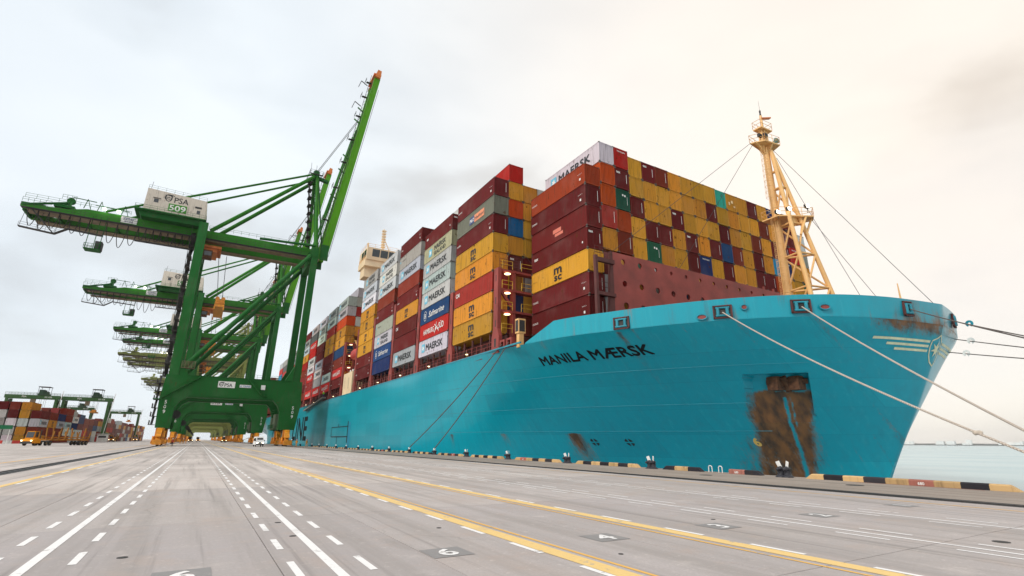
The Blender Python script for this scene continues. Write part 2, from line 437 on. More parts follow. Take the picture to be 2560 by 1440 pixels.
def solid(x, w, m, y0=-20, y1=900, nm='lane_line'): return sheet(nm, [(x-w/2, x+w/2, y, min(y+30, y1)) for y in range(y0, y1, 30)], m)
def dashes(x, w, ph, y0=-20, y1=170, ln=.95, per=1.93, nm='dashed_line'):
    r = []; y = ph-per*math.ceil((ph-y0)/per)
    while y < y1:
        r.append((x-w/2, x+w/2, y, y+ln)); y += per
    return sheet(nm, r, M['line_white'])
solid(1.88, .13, M['line_white']); dashes(1.40, .10, 7.52); dashes(2.31, .10, 7.45)
solid(-1.69, .13, M['line_white']); dashes(-1.20, .10, 7.75); dashes(-2.16, .10, 7.82)
solid(5.08, .30, M['line_yellow'], nm='yellow_lane_line'); solid(5.37, .07, M['line_orange'], nm='thin_orange_line'); dashes(4.87, .10, 7.25)
solid(8.20, .30, M['line_yellow'], nm='yellow_lane_line'); solid(7.86, .07, M['line_orange'], nm='thin_orange_line'); dashes(8.42, .10, 7.12)
solid(11.46, .09, M['line_white']); dashes(11.95, .08, 7.12); dashes(11.03, .08, 7.10)
solid(14.88, .09, M['line_white']); dashes(15.42, .08, 8.85); dashes(14.42, .08, 8.8)
solid(18.75, .10, M['line_orange'], nm='thin_orange_line')
solid(-5.71, .26, M['line_yellow'], nm='yellow_lane_line'); dashes(-5.50, .12, 7.4, ln=1.9, per=3.86)
solid(-11.2, .22, M['line_orange'], nm='thin_orange_line')
sheet('red_mark', [(26.05, 26.12, 8.6, 13.2)], M['line_red'])
for k, (x, y) in enumerate([(17.4, 7.7), (13.2, 7.65), (9.58, 7.7), (6.62, 7.83), (3.6, 8.0), (.1, 8.3)]):
    s = .33
    sheet('number_patch', [(x-s, x+s, y-s, y+s)], M['line_black'])
    F = Flat().text(str(k+1 if k != 4 else 6), 0, 0, .46, 0, bold=.03)
    obj('lane_number', F.mesh('lane_number', [M['line_white']], (x, y-.23, .008), (1, 0, 0), (0, 1, 0), 0), quay)
# inspection covers and scraps lying about
for x, y, r in ((1.75, 10.6, .06), (-.66, 9.9, .07), (1.72, 12.4, .06), (24.0, 12.2, .34), (23.8, 19.6, .34), (4.4, 10.2, .05), (12.6, 4.1, .13), (5.9, 6.6, .04), (10.3, 8.4, .05)):
    MB().lathe([(r, -.003), (r, .006)], (x, y, 0), 14).build('drain_cover', M['dark'], quay)

b = NB('sea_water'); v = b.tc.outputs['Object']
w1 = b.noise(v, .35, 6, .6, (1, .55, 1)); w2 = b.noise(v, .03, 3)
c = b.mix(b.rng(w2, .35, .65), (.24, .40, .45), (.31, .46, .50))
b.p.inputs['Roughness'].default_value = .22; b.p.inputs['IOR'].default_value = 1.33
M['sea'] = b.out(c, None, w1, .9, .25)
mb = MB()
ring = [X_EDGE, 200, 600, 1500, 4000, 6300]; yy = [-3100, -2000, -400, 400, 2000, 4500]
for a0, a1 in zip(ring, ring[1:]):
    for b0, b1_ in zip(yy, yy[1:]): mb.add([(a0, b0, Z_SEA), (a1, b0, Z_SEA), (a1, b1_, Z_SEA), (a0, b1_, Z_SEA)], [(0, 1, 2, 3)])
struct(mb.build('sea', M['sea'], recalc=False))

# ------------------------------------------------------------------ quay furniture
M['bollard'] = mat('bollard_iron', (.03, .03, .04), .55, vary=.4, scale=5)
bl = empty('bollard')
m1 = MB().lathe([(.46, 0), (.44, .10), (.30, .22), (.27, .45), (.30, .58)], n=14).lathe([(.46, 0), (.44, .10), (.30, .22), (.27, .45), (.30, .58)], (0, -.62, 0), 14)
m1.box(-.40, .40, -.95, .35, 0, .06)
m1.build('base', M['bollard'], bl, True)
for s in (0, 1):
    y = -.62*s
    MB().path([(-.62, y, .66), (-.45, y, .70), (-.2, y, .74), (0, y, .76), (.2, y, .72), (.30, y, .66)], [.08, .15, .19, .22, .19, .10], 10).build('horn', M['bollard'], bl, True)
    MB().beam((0, y, .86), (-.10+.02*s, y+.16*(1 if s == 0 else -1), 1.38), .06, .34).build('marker_plate', M['white'], bl)
index_children()
BY = [16.8, 26.0, 35.3, 44.8, 54.0, 63.2, 72.4, 81.6, 90.8, 100, 109.2, 118.4, 127.6, 136.8, 146, 164, 182, 200, 218, 236]
for i, y in enumerate(BY):
    o = bl if i == 0 else copy_tree(bl)
    o.scale = (.56, .56, .56); o.location = (X_KERB-.25, y, 0); o.rotation_euler = (0, 0, rnd.uniform(-.08, .08))
    lab = ('twin horned black mooring bollard with white plates, nearest the ship bow' if i == 0 else
           'twin black bollard with white plates at quay edge, %s from the right' % ORD[i+1])
    tag(o, lab, 'bollard', 'bollards along the quay edge')

def bull_rail(y0, y1, red=None, phase=0, bev0=True, bev1=True, name='kerb_beam', pat=None):
    """wheel-stop kerb striped yellow and black: each stripe a block"""
    root = empty(name, (X_KERB, y0, 0)); L_ = y1-y0; n = len(pat) if pat else max(2, round(L_/1.05)); d = L_/n
    for k in range(n):
        a, e = k*d, (k+1)*d; prof = [(-.16, 0), (.16, 0), (.16, .19), (.10, .24), (-.10, .24), (-.16, .19)]
        mb = MB(); vs = []
        for yy_, cut in ((a, k == 0 and bev0), (e, k == n-1 and bev1)):
            sh = .32 if cut else 0
            for px, pz in prof: vs.append((px, yy_+(sh*pz/.24 if yy_ == a else -sh*pz/.24), pz if not cut else pz*.98))
        mb.add(vs, [tuple(range(5, -1, -1)), tuple(range(6, 12))]+[(i, (i+1) % 6, 6+(i+1) % 6, 6+i) for i in range(6)])
        c = (.58, .38, .18) if (k+phase) % 2 == 0 else (.03, .028, .035)
        if pat: c = {'Y': (.58, .38, .18), 'K': (.03, .028, .035), 'R': (.34, .13, .10)}[pat[k]]
        elif red is not None and k == red: c = (.50, .13, .09)
        o = mb.build('stripe_block', M['paint'], root, col=c)
        if (pat and pat[k] == 'R') or (not pat and k == red and y0 < 60):
            F = Flat().text('680', 0, 0, .12, 0, bold=.02)
            obj('number', F.mesh('number', [M['white']], (-.165, (a+e)/2, .04), (0, -1, 0), (0, 0, 1), .004), o)
    return root
KB = [(7.6, 15.6, 4, 0), (18.0, 20.0, 1, 1), (21.9, 25.0, None, 1), (27.2, 34.2, None, 0), (36.4, 43.6, 5, 0), (46, 53, None, 0), (55.2, 62.2, 2, 0),
      (64.4, 71.4, None, 1), (73.6, 80.6, None, 0), (82.8, 89.8, 2, 0), (92, 99, None, 0), (101.2, 108.2, None, 0), (110.4, 117.4, None, 1), (119.6, 126.6, None, 0), (128.8, 135.8, None, 0), (138, 145, None, 0)]
for i, (a, e, rd, ph) in enumerate(KB):
    o = bull_rail(a, e, rd, ph, bev0=(i != 1 or True), bev1=not (i == 1), pat={0: 'YKYRYKYKY', 1: 'KR', 2: 'KYK', 3: 'YKYKYKY'}.get(i))
    lab = {0: 'longest yellow and black striped kerb at right with red block', 1: 'short kerb with red block and black block beside the first bollard',
           2: 'black and yellow kerb just left of the two ladder handrails'}.get(i, 'yellow and black striped kerb at quay edge, %s from the right' % ORD[i+1])
    tag(o, lab, 'kerb', 'striped kerbs along the quay edge')
for k, y in enumerate((20.75, 21.45)):
    o = MB().path([(X_KERB+.1, y-.12, -.02), (X_KERB+.1, y-.12, .30), (X_KERB+.1, y-.06, .36), (X_KERB+.1, y+.06, .36), (X_KERB+.1, y+.12, .30), (X_KERB+.1, y+.12, -.02)], .025, 8).build('ladder_handrail', M['white'], None, True)
    tag(o, '%s of two thin steel ladder hoops between the kerbs' % ('right' if k == 0 else 'left'), 'handrail', 'ladder hoops')
# ------------------------------------------------------------------ the ship
def pchip(xs, ys):
    xs = np.array(xs, float); ys = np.array(ys, float); h = np.diff(xs); d = np.diff(ys)/h
    m = np.zeros(len(xs)); m[0] = d[0]
    for i in range(1, len(xs)-1):
        if d[i-1]*d[i] > 0:
            w1 = 2*h[i]+h[i-1]; w2 = h[i]+2*h[i-1]; m[i] = (w1+w2)/(w1/d[i-1]+w2/d[i])
    def f(x):
        x = np.clip(np.asarray(x, float), xs[0], xs[-1]); i = np.clip(np.searchsorted(xs, x)-1, 0, len(h)-1); t = (x-xs[i])/h[i]
        return (2*t**3-3*t**2+1)*ys[i]+(t**3-2*t**2+t)*h[i]*m[i]+(-2*t**3+3*t**2)*ys[i+1]+(t**3-t**2)*h[i]*m[i+1]
    return f
CX, HB, KN, BT, Y_STERN = 60.1, 29.3, 12.7, 14.7, 418.0
PT = pchip([0, .5, 1.5, 3.2, 5.4, 10.2, 18.5, 26, 40], [0, 3.0, 7.4, 11.6, 14.9, 19.6, 24.6, 27.6, 29.3])
PW = pchip([0, 1, 5, 15, 30, 45, 72], [.3, 1.0, 3.0, 9, 18.5, 25.6, 29.3])
STEM = pchip([-7, -5, -1.5, 2, 5.7, 10.5, 12.7, 15, 17], [29.6, 28.6, 27.0, 25.2, 23.2, 20.9, 19.9, 19.6, 19.5])
def half(y, z):
    d = np.maximum(np.asarray(y, float)-STEM(z), 0); g = np.clip((np.asarray(z, float)+4)/(KN+4), 0, 1)**1.25
    return PW(d)*(1-g)+PT(d)*g
def pocket(y, z):
    """anchor recess, deepest at its top edge"""
    ins = (y > 27.4+(8.2-z)*.45) & (y < 31.7+(8.2-z)*.52) & (z < 8.15) & (z > 3.7)
    return np.where(ins, 1.5*(np.clip(z, 3.7, 8.15)-3.7)/4.45, 0)
def hx(y, z): return CX-half(y, np.minimum(z, KN))

# wear on the plating (rust runs, scuffs) as a vertex attribute
_rg = np.random.RandomState(3); _lat = _rg.rand(64, 64)
def vnoise(x, y):
    x = np.asarray(x, float) % 64; y = np.asarray(y, float) % 64; i = np.floor(x).astype(int); j = np.floor(y).astype(int); u = x-i; v = y-j
    u = u*u*(3-2*u); v = v*v*(3-2*v); a = lambda p, q: _lat[p % 64, q % 64]
    return (a(i, j)*(1-u)+a(i+1, j)*u)*(1-v)+(a(i, j+1)*(1-u)+a(i+1, j+1)*u)*v
def fbm(x, y): return sum(vnoise(x*2**k+7*k, y*2**k+3*k)*.5**k for k in range(4))/1.875
def sm(x, a, b): t = np.clip((x-a)/(b-a), 0, 1); return t*t*(3-2*t)
def wear(y, z):
    r = np.zeros_like(y)
    def run(yc, zt, w, ln, amt, spread=.25, lean=0.):
        dz = zt-z; yy = y-yc-lean*dz; ww = w*(1+spread*np.maximum(dz, 0)); st = .45+.75*fbm(y*2.6, z*.12)
        return amt*np.exp(-(yy/ww)**2)*sm(dz, -.05, .12)*np.exp(-np.maximum(dz, 0)/ln)*st
    # anchor pocket and the broad run below it
    y0 = 27.4+(8.2-z)*.45; y1 = 31.7+(8.2-z)*.52; inside = sm(y, y0-.7+.5*fbm(z*.9, y*.2), y0+.8)*(1-sm(y, y1-.9, y1+1.5*fbm(z*.7+3, y*.2)))
    n = fbm(y*1.3, z*.5)
    top = sm(z+1.0*fbm(y*1.5, y*.3), 7.5, 6.9)
    r = np.maximum(r, inside*top*np.where(z > 3.7, .98, .7)*(.86+.32*fbm(y*2.8, z*.22)))
    r = r*np.where(z < 3.7, .15, 1)
    r = np.maximum(r, inside*sm(z, 3.9, 3.6)*(.98-.05*(3.7-z))*(.72+.45*fbm(y*3.0, z*.10)))
    yl = y-(y1+.2); r = np.maximum(r, .7*sm(yl, 2.4, 0)*sm(yl, -.3, .1)*sm(z, 3.6, 1.0)*fbm(y*1.5, z*.7))
    yr = (y0)-y; r = np.maximum(r, .5*sm(yr, .9, 0)*sm(yr, -.3, .1)*sm(z, 5, 2)*fbm(y*2.5, z*.2))
    # chain scrape shows the paint again
    ys = (y0+y1)/2-.1-.18*(6.2-z); scr = np.exp(-((y-ys)/.16)**2)+.7*np.exp(-((y-ys+.42)/.10)**2)*sm(z, 2.0, 4.0)
    r = r*(1-np.clip(scr*sm(z, 6.3, 5.9)*(.55+.9*fbm(y*6, z*.5)), 0, .95))
    # rust under the bow bulwark knuckle
    d = y-STEM(z); k = sm(d, 2.7, 1.0)
    r = np.maximum(r, k*sm(z, 10.9, 12.55)*(.25+.95*fbm(y*3.2, z*.18+5)))
    r = np.maximum(r, k*sm(z, 12.3, 12.65)*(.4+.8*fbm(y*5, z*3)))
    for a in ((72.9, 2.7, .45, 1.3, .85, .5, 0), (62.0, 2.7, .50, 1.2, .85, .5, 0), (52.0, 2.7, .7, 2.6, 1.25, .5, .1),
              (38.6, 12.6, .35, 3.2, .62, .10, .02), (37.2, 12.7, .16, 2.2, .55, .1, 0), (29.0, 12.6, .18, 2.0, .5, .1, 0), (24.4, 12.6, .2, 2.6, .5, .1, 0),
              (47.8, 12.7, .35, 1.6, .5, .1, 0), (56.5, 12.6, .15, 2.2, .4, .1, 0), (58.4, 12.6, .12, 2.0, .35, .1, 0), (33, 12.6, .12, 1.8, .4, .1, 0)):
        r = np.maximum(r, run(*a))
    # faint draughty streaks near the stem and along the forefoot
    r = np.maximum(r, .30*sm(d, 9, 2)*sm(fbm(y*3.1, z*.1+9), .62, .78)*sm(z, 11, 4))
    return np.clip(r, 0, 1)

b = NB('ship_hull_paint'); v = b.tc.outputs['Object']
at = b.n('ShaderNodeAttribute', attribute_name='wear')
HULL = (.001, .325, .425)
big = b.noise(v, .07, 5, .5); c = b.mix(b.rng(big, .35, .7, 0, .5), HULL, (.003, .37, .47))
stq = b.noise(v, 1.0, 7, .6, (1, 1.6, .07)); c = b.mix(b.rng(stq, .43, .72, 0, .50), c, (.012, .27, .35))
dust = b.noise(v, 1.0, 7, .65, (1, 2.6, .11)); c = b.mix(b.rng(dust, .52, .8, 0, .34), c, (.06, .46, .53))
fine = b.noise(v, 9, 5, .7); c = b.mix(b.rng(fine, .3, .75, 0, .14), c, (.01, .22, .28))
bk = b.n('ShaderNodeTexBrick'); bk.offset = .37; sx_ = b.n('ShaderNodeSeparateXYZ'); cx_ = b.n('ShaderNodeCombineXYZ'); b.l(v, sx_.inputs[0]); b.l(sx_.outputs['Y'], cx_.inputs['X']); b.l(sx_.outputs['Z'], cx_.inputs['Y']); b.l(cx_.outputs[0], bk.inputs['Vector'])
for nm_, vl_ in (('Color1', (.86, .89, .90, 1)), ('Color2', (1.06, 1.05, 1.04, 1)), ('Mortar', (.60, .66, .68, 1)), ('Scale', 1.0), ('Mortar Size', .014), ('Mortar Smooth', .6), ('Bias', 0.0), ('Brick Width', 9.4), ('Row Height', 2.55)): bk.inputs[nm_].default_value = vl_
c = b.mix(1.0, c, bk.outputs['Color'], 'MULTIPLY')
rs = b.math('ADD', at.outputs['Fac'], b.rng(b.noise(v, 2.2, 9, .75, (1, 2.6, .13)), .3, .7, -.24, .20, False))
rm = b.rng(rs, .06, .72, 0, .97)
rc = b.mix(b.rng(b.noise(v, .8, 6, .55, (1, 1.6, .2)), .3, .7), (.27, .092, .018), (.075, .028, .009))
c = b.mix(rm, c, rc)
b.p.inputs['Specular IOR Level'].default_value = .22; b.p.inputs['Coat Weight'].default_value = .42; b.p.inputs['Coat Roughness'].default_value = .16; b.p.inputs['Coat IOR'].default_value = 1.6
M['hull'] = b.out(c, b.math('ADD', b.math('MULTIPLY', rm, .4), b.rng(big, .3, .7, .30, .40)), b.noise(v, .45, 3, .5, (1, .5, .8)), .12, .15)
M['hull_plain'] = mat('ship_hull_paint_fittings', (.014, .25, .33), .4, vary=.25, scale=1)
M['deckred'] = mat('red_oxide_paint', (.28, .048, .038), .6, vary=.3, scale=.5)
M['deckdark'] = mat('dark_red_deck', (.10, .025, .022), .7, vary=.3, scale=.8)
M['boot'] = mat('red_bottom_paint', (.25, .05, .04), .6, vary=.2, scale=.3)

ship = empty('container_ship', (CX, 219, Z_SEA), absolute=True)
tag(ship, 'huge turquoise container ship moored along the quay with rusty anchor recess in its bow', 'ship')

def hull_shell():
    zs = np.unique(np.concatenate([np.linspace(-4.5, 2, 24), np.linspace(2, 8.6, 62), [8.14, 8.16, 3.69, 3.71], np.linspace(8.6, KN, 34)]))
    u = np.concatenate([np.linspace(0, .02, 10)[:-1], np.linspace(.02, .12, 40)[:-1], np.linspace(.12, .46, 190)[:-1], np.linspace(.46, 1, 90)])
    rows = []; V = []; wv = []
    for z in zs:
        ys = STEM(z)+(86-STEM(z))*u
        ys = np.concatenate([ys, np.arange(92, Y_STERN-20, 8), np.linspace(Y_STERN-20, Y_STERN, 8)])
        h = half(ys, z); aft = sm(ys, 285, Y_STERN)*(.04+.62*(KN-z)/KN); h = h*(1-aft)
        zz = np.full_like(ys, z)
        x = CX-h+pocket(ys, zz); V.append(np.stack([x, ys, zz], 1)); wv.append(wear(ys, zz))
    n = V[0].shape[0]; k = len(zs)
    A = np.concatenate(V); port = A.copy(); port[:, 0] = 2*CX-np.concatenate([CX-half(q[:, 1], q[:, 2])*(1-sm(q[:, 1], 285, Y_STERN)*(.04+.62*(KN-q[:, 2])/KN)) for q in V])
    w = np.concatenate(wv)
    F = []
    for i in range(k-1):
        for j in range(n-1):
            a = i*n+j; F.append((a, a+n, a+n+1, a+1))
    o = n*k; F2 = [tuple(q+o for q in reversed(f)) for f in F]
    st = [(i*n, o+i*n, o+(i+1)*n, (i+1)*n) for i in range(k-1)]          # stem plate
    tr = [(i*n+n-1, (i+1)*n+n-1, o+(i+1)*n+n-1, o+i*n+n-1) for i in range(k-1)]  # transom
    me = bpy.data.meshes.new('hull'); me.from_pydata(np.concatenate([A, port]).tolist(), [], F+F2+st+tr)
    me.materials.append(M['hull']); at = me.attributes.new('wear', 'FLOAT', 'POINT')
    at.data.foreach_set('value', np.concatenate([w, w*.6]).astype(np.float32))
    me.polygons.foreach_set('use_smooth', [True]*len(me.polygons)); me.set_sharp_from_angle(angle=math.radians(28)); me.update()
    return me
hull = obj('hull', hull_shell(), ship)
# bulwark round the forecastle: outer skin, cap, inner skin
yb = np.concatenate([19.63+np.concatenate([np.linspace(0, 2, 24)[:-1], np.linspace(2, 26, 60)]), [50.2]])
def bul_top(y): return KN+.18 if y > 50 else BT
mbw = MB(); vs = []
side = [(-1, y) for y in yb[::-1]]+[(1, y) for y in yb[1:]]
for sgn, y in side:
    xo = CX+sgn*float(PT(y-19.63)); t = bul_top(y); xi = xo-sgn*.18 if abs(xo-CX) > .3 else xo; yi = y+(.16 if y < 22 else 0)
    vs += [(xo, y, t), (xo-sgn*.005, y+.25, KN-.02), (xi, yi, t), (xi, yi+.25, KN-.02)]
m = len(side)
fs = []
for i in range(m-1):
    a = 4*i; e = a+4; fs += [(a, e, e+1, a+1), (a, a+2, e+2, e), (a+2, a+3, e+3, e+2), (a+1, e+1, e+3, a+3)]
mbw.add(vs, fs); bul = mbw.build('bulwark', M['hull'], ship, True)
a = bul.data.attributes.new('wear', 'FLOAT', 'POINT'); co = np.array([q.co[:] for q in bul.data.vertices])
ed = fbm(co[:, 1]*2.7, co[:, 2]*.4); nose = np.clip(1-(co[:, 1]-19.6)/3, 0, 1)
a.data.foreach_set('value', np.clip((ed-.5)*1.5+nose*(co[:, 2] < 13)*.55*ed*1.6-.1, 0, .6).astype(np.float32))
# gunwale strip and decks
MB().box(CX-HB-.05, CX-HB+.16, 50, Y_STERN-12, KN, KN+.18).box(CX+HB-.16, CX+HB+.05, 50, Y_STERN-12, KN, KN+.18).build('gunwale', M['hull_plain'], ship)
mb = MB(); pts = [(CX-float(half(y, KN-.6))+.3, y) for y in np.linspace(60, 20.9, 40)]+[(CX+float(half(y, KN-.6))-.3, y) for y in np.linspace(20.9, 60, 40)]
mb.prism(pts, 'z', KN-.5, KN-.35); mb.box(CX-HB+.2, CX+HB-.2, 60, Y_STERN-2, KN-.6, KN-.3); mb.build('deck', M['deckdark'], ship)

def on_hull(F, yc, zc, flip=1, off=.03, name='mark', mats=None, parent=None, sx=1, slope=0.0, sub=.5):
    """wrap flat print on the starboard plating; print x runs towards the bow (-y)"""
    bm = bmesh.new(); me = F.mesh('t', mats, (0, 0, 0), (1, 0, 0), (0, 1, 0), 0); bm.from_mesh(me); bpy.data.meshes.remove(me)
    bmesh.ops.triangulate(bm, faces=bm.faces)
    for _ in range(3):
        es = [e for e in bm.edges if e.calc_length() > sub]
        if es: bmesh.ops.subdivide_edges(bm, edges=es, cuts=1); bmesh.ops.triangulate(bm, faces=bm.faces)
    for q in bm.verts:
        y = yc-q.co.x*sx; z = zc+q.co.y+slope*q.co.x; q.co = (float(hx(y, z))-off-q.co.z, y, z)
    me = bpy.data.meshes.new(name); bm.to_mesh(me); bm.free()
    for mm in mats: me.materials.append(mm)
    return obj(name, me, parent or hull)
for wd, yc_, ww in (('MANILA', 46.65, 6.0), ('MÆRSK', 40.05, 6.0)): on_hull(Flat().text(wd, 0, 0, .92, bold=.045, width=ww), yc_, 10.28 if yc_ > 45 else 10.34, name='ship_name', mats=[M['letter']], slope=.012)
for wd, yc_, ww in (('MAERSK', 250, 52), ('LINE', 199, 29)): on_hull(Flat().text(wd, 0, 0, 7.8, bold=.03, width=ww), yc_, 1.7, name='line_lettering', mats=[M['letter']], sub=6)
# thruster marks, side door outline, draught mark
for y in (50.2, 46.5):
    F = Flat()
    for k in range(4):
        a0 = math.pi/4*0+k*math.pi/2+.22; F.poly([(.10*math.cos(a0+.55), .10*math.sin(a0+.55))]+[(.42*math.cos(a0+1.13*i/6), .42*math.sin(a0+1.13*i/6)) for i in range(7)])
    on_hull(F, y, 1.65, name='thruster_mark', mats=[M['black']])
F = Flat(); F.rect(-9, 9, -.12, .12).rect(-9, 9, 2.3, 2.5).rect(-9, -8.7, -.1, 2.4).rect(8.3, 9, -1.4, 3.6).rect(-1.4, -.9, 2.4, 3.2).rect(-2.2, -1.8, -1.8, 0)
on_hull(F, 137.5, 2.5, name='side_door_outline', mats=[M['black']], sub=4)
F = Flat().rect(-.9, .9, -2.2, 3.6); on_hull(F, 127.2, 2.2, name='fresh_paint_patch', mats=[mat('fresh_hull_paint', (.01, .22, .36), .4)], sub=2)
on_hull(Flat().text('6', 0, 0, .8, bold=.05), 34.9, 1.4, name='draught_mark', mats=[M['line_orange']])
# emblem on the stem: winged shield with a seven pointed star
M['emblem'] = mat('emblem_cream', (.86, .74, .48), .5, vary=.2, scale=2)
def on_stem(name, pts2, off=.035):
    """print on the rounded nose: a runs round the girth (minus = starboard), z up"""
    vs = []
    tab_d = np.concatenate([np.linspace(0, .5, 60), np.linspace(.52, 9, 160)])
    for a_, z in pts2:
        ys = STEM(z)+tab_d; h = half(ys, z); s = np.concatenate([[0], np.cumsum(np.hypot(np.diff(h), np.diff(tab_d)))])+h[0]
        dd = float(np.interp(abs(a_), s, tab_d)); hh = float(np.interp(abs(a_), s, h)) if abs(a_) > h[0] else abs(a_)
        sg = -1 if a_ < 0 else 1; y = float(STEM(z))+dd
        nx = sg*min(1, abs(a_)/2.0); vs.append((CX+sg*hh+nx*off, y-off*(1-.5*abs(nx)), z-.01))
    return vs
def stem_strip(name, pts, w):
    k = len(pts); v2 = []
    for i, (x, y) in enumerate(pts):
        p0 = pts[max(0, i-1)]; p1 = pts[min(k-1, i+1)]; dx, dy = p1[0]-p0[0], p1[1]-p0[1]; l = math.hypot(dx, dy) or 1
        v2 += [(x-dy/l*w, y+dx/l*w), (x+dy/l*w, y-dx/l*w)]
    mb = MB(); mb.add(on_stem(name, v2), [(2*i, 2*i+1, 2*i+3, 2*i+2) for i in range(k-1)]); return mb.build(name, M['emblem'], hull, recalc=False)
sh = [(0, 11.75), (.35, 11.45), (.95, 11.2), (1.0, 10.6), (.85, 9.9), (.5, 9.3), (0, 8.95)]
out = sh+[(-x, z) for x, z in sh[-2:0:-1]]+[sh[0]]
dense = [(x0+(x1-x0)*t/5, z0+(z1-z0)*t/5) for (x0, z0), (x1, z1) in zip(out, out[1:]) for t in range(5)]+[out[0]]
stem_strip('emblem_shield', dense, .065)
sp = [(x, 10.45+y) for x, y in star_poly(7, .78, .30)]
mb = MB(); mb.add(on_stem('s', [(0, 10.45)]+sp), [(0, i+1, (i+1) % 14+1) for i in range(14)]); mb.build('emblem_star', M['emblem'], hull, recalc=False)
for z, x1 in ((11.1, 8.3), (10.68, 6.6), (10.26, 5.5)):
    for sg in (-1, 1):
        stem_strip('emblem_wing', [(sg*(1.25+(x1-1.25)*t/16), z) for t in range(17)], .105)
# raised weld seams
def seam(z, y0, y1):
    ys = np.linspace(y0, y1, 60); mb = MB(); vs = []
    for y in ys: x = float(hx(y, z)); vs += [(x-.012, y, z+.03), (x-.012, y, z-.03)]
    mb.add(vs, [(2*i, 2*i+1, 2*i+3, 2*i+2) for i in range(len(ys)-1)]); mb.build('weld_seam', M['hull_plain'], hull, recalc=False)
for z in (9.0, 5.6, 2.9): seam(z, 33 if z < 9 else 22, 85)

# anchor tucked under the top edge of the recess
mb = MB(); zt = 7.75
P = lambda y, z, o: (float(hx(y, z)+pocket(np.array(y), np.array(z)))-o, y, z)
for y in (28.9, 30.3): mb.box(float(hx(y, 7.4))+.35, float(hx(y, 7.4))+1.5, y-.55, y+.55, 6.65, 7.95)
mb.beam((float(hx(29.6, 7.6))+.7, 29.6, 7.9), (float(hx(29.6, 7))+.9, 29.6, 6.6), .5, .5)
mb.tube((float(hx(28.4, 7.3))+.9, 28.1, 7.5), (float(hx(30.8, 7.3))+.9, 31.1, 7.5), .28, n=10)
mb.build('anchor', M['rust'], ship)

# panama fairleads and small ports in the bulwark
def fairlead(y, z, w=1.7, h=1.25, sgn=-1):
    x = CX+sgn*float(PT(y-19.63)); y2 = y+.4; x2 = CX+sgn*float(PT(y2-19.63)); t = Vector((x2-x, y2-y, 0)).normalized(); nrm = Vector((t.y, -t.x, 0))*(1 if sgn < 0 else -1)
    if nrm.x*sgn < 0: nrm = -nrm
    c = Vector((x, y, z)); U = Vector((0, 0, 1))
    fr = MB(); q = lambda a, bq, o: c+t*a+U*bq+nrm*o
    for (a0, a1, b0, b1_) in ((-w/2, w/2, h/2-.10, h/2), (-w/2, w/2, -h/2, -h/2+.14), (-w/2, -w/2+.13, -h/2, h/2), (w/2-.13, w/2, -h/2, h/2)):
        fr.add([q(a, bb, o) for o in (-.1, .10) for a, bb in ((a0, b0), (a1, b0), (a1, b1_), (a0, b1_))], [(3,2,1,0),(4,5,6,7),(0,1,5,4),(1,2,6,5),(2,3,7,6),(3,0,4,7)])
    f = fr.build('fairlead', M['deckdark'], ship)
    bk = MB(); bk.add([q(a, bb, .015) for a, bb in ((-w/2+.1, -h/2+.1), (w/2-.1, -h/2+.1), (w/2-.1, h/2-.1), (-w/2+.1, h/2-.1))], [(0, 1, 2, 3)]); bk.build('opening', M['dark'], f)
    ro = MB()
    for a in (-w*.24, w*.24): ro.tube(q(a, -h*.33, .09), q(a, h*.33, .09), .15, n=10)
    ro.tube(q(-w*.36, -h*.30, .13), q(w*.36, -h*.30, .13), .10, n=8); ro.tube(q(-w*.36, h*.30, .10), q(w*.36, h*.30, .10), .09, n=8)
    ro.each('roller', M['hull_plain'], f, True)
    return q(0, -.1, .2)
FL = [fairlead(38.0, 13.35), fairlead(29.7, 13.45), fairlead(24.95, 13.6), fairlead(20.55, 13.75, 1.1, 1.4), fairlead(20.35, 13.7, .9, 1.4, 1)]
for y, z, ow in ((31.2, 13.1, .45), (23.75, 13.5, .45), (28.25, 13.75, .28)):
    x = CX-float(PT(y-19.63)); y2 = y+.4; x2 = CX-float(PT(y2-19.63)); t = Vector((x2-x, y2-y, 0)).normalized(); nrm = Vector((-t.y, t.x, 0)); nrm = nrm if nrm.x < 0 else -nrm
    c = Vector((x, y, z)); ring_ = [c+nrm*.05+t*(ow*math.cos(a*math.pi/8))+Vector((0, 0, .25*math.sin(a*math.pi/8))) for a in range(17)]
    o = MB().path(ring_, .06, 6, False).build('oval_port', M['hull_plain'], ship, True)
    MB().add([p-nrm*.03 for p in ring_[:-1]], [tuple(range(16))]).build('opening', M['deckred'], o)

# breakwater wall with lightening holes
Y_BW = 42.6; BX0, BX1, BZ1 = 38.9, 81.3, 23.3
mb = MB(); mb.box(BX0, BX1, Y_BW-.12, Y_BW+.12, 13, BZ1)
wall = mb.mesh('breakwater', [M['deckred']])
cut = MB(); k = 0
for i in range(26):
    x = 40.6+i*2.72
    if x > BX1-1: break
    cut.lathe([(.27 if i > 1 else .36, Y_BW-1), (.27 if i > 1 else .36, Y_BW+1)], (x, 0, 22.3), 12, 'y')
    cut.lathe([(.38, Y_BW-1), (.38, Y_BW+1)], (x+.1, 0, 19.6), 14, 'y')
    cut.lathe([(.42, Y_BW-1), (.42, Y_BW+1)], (x+.15, 0, 16.9), 14, 'y')
wo = obj('breakwater', wall, ship); co_ = cut.build('cutter', M['deckred'])
md = wo.modifiers.new('b', 'BOOLEAN'); md.object = co_; md.operation = 'DIFFERENCE'; md.solver = 'EXACT'
dg = bpy.context.evaluated_depsgraph_get(); me2 = bpy.data.meshes.new_from_object(wo.evaluated_get(dg)); wo.modifiers.clear(); wo.data = me2
bpy.data.objects.remove(co_)
mb = MB()
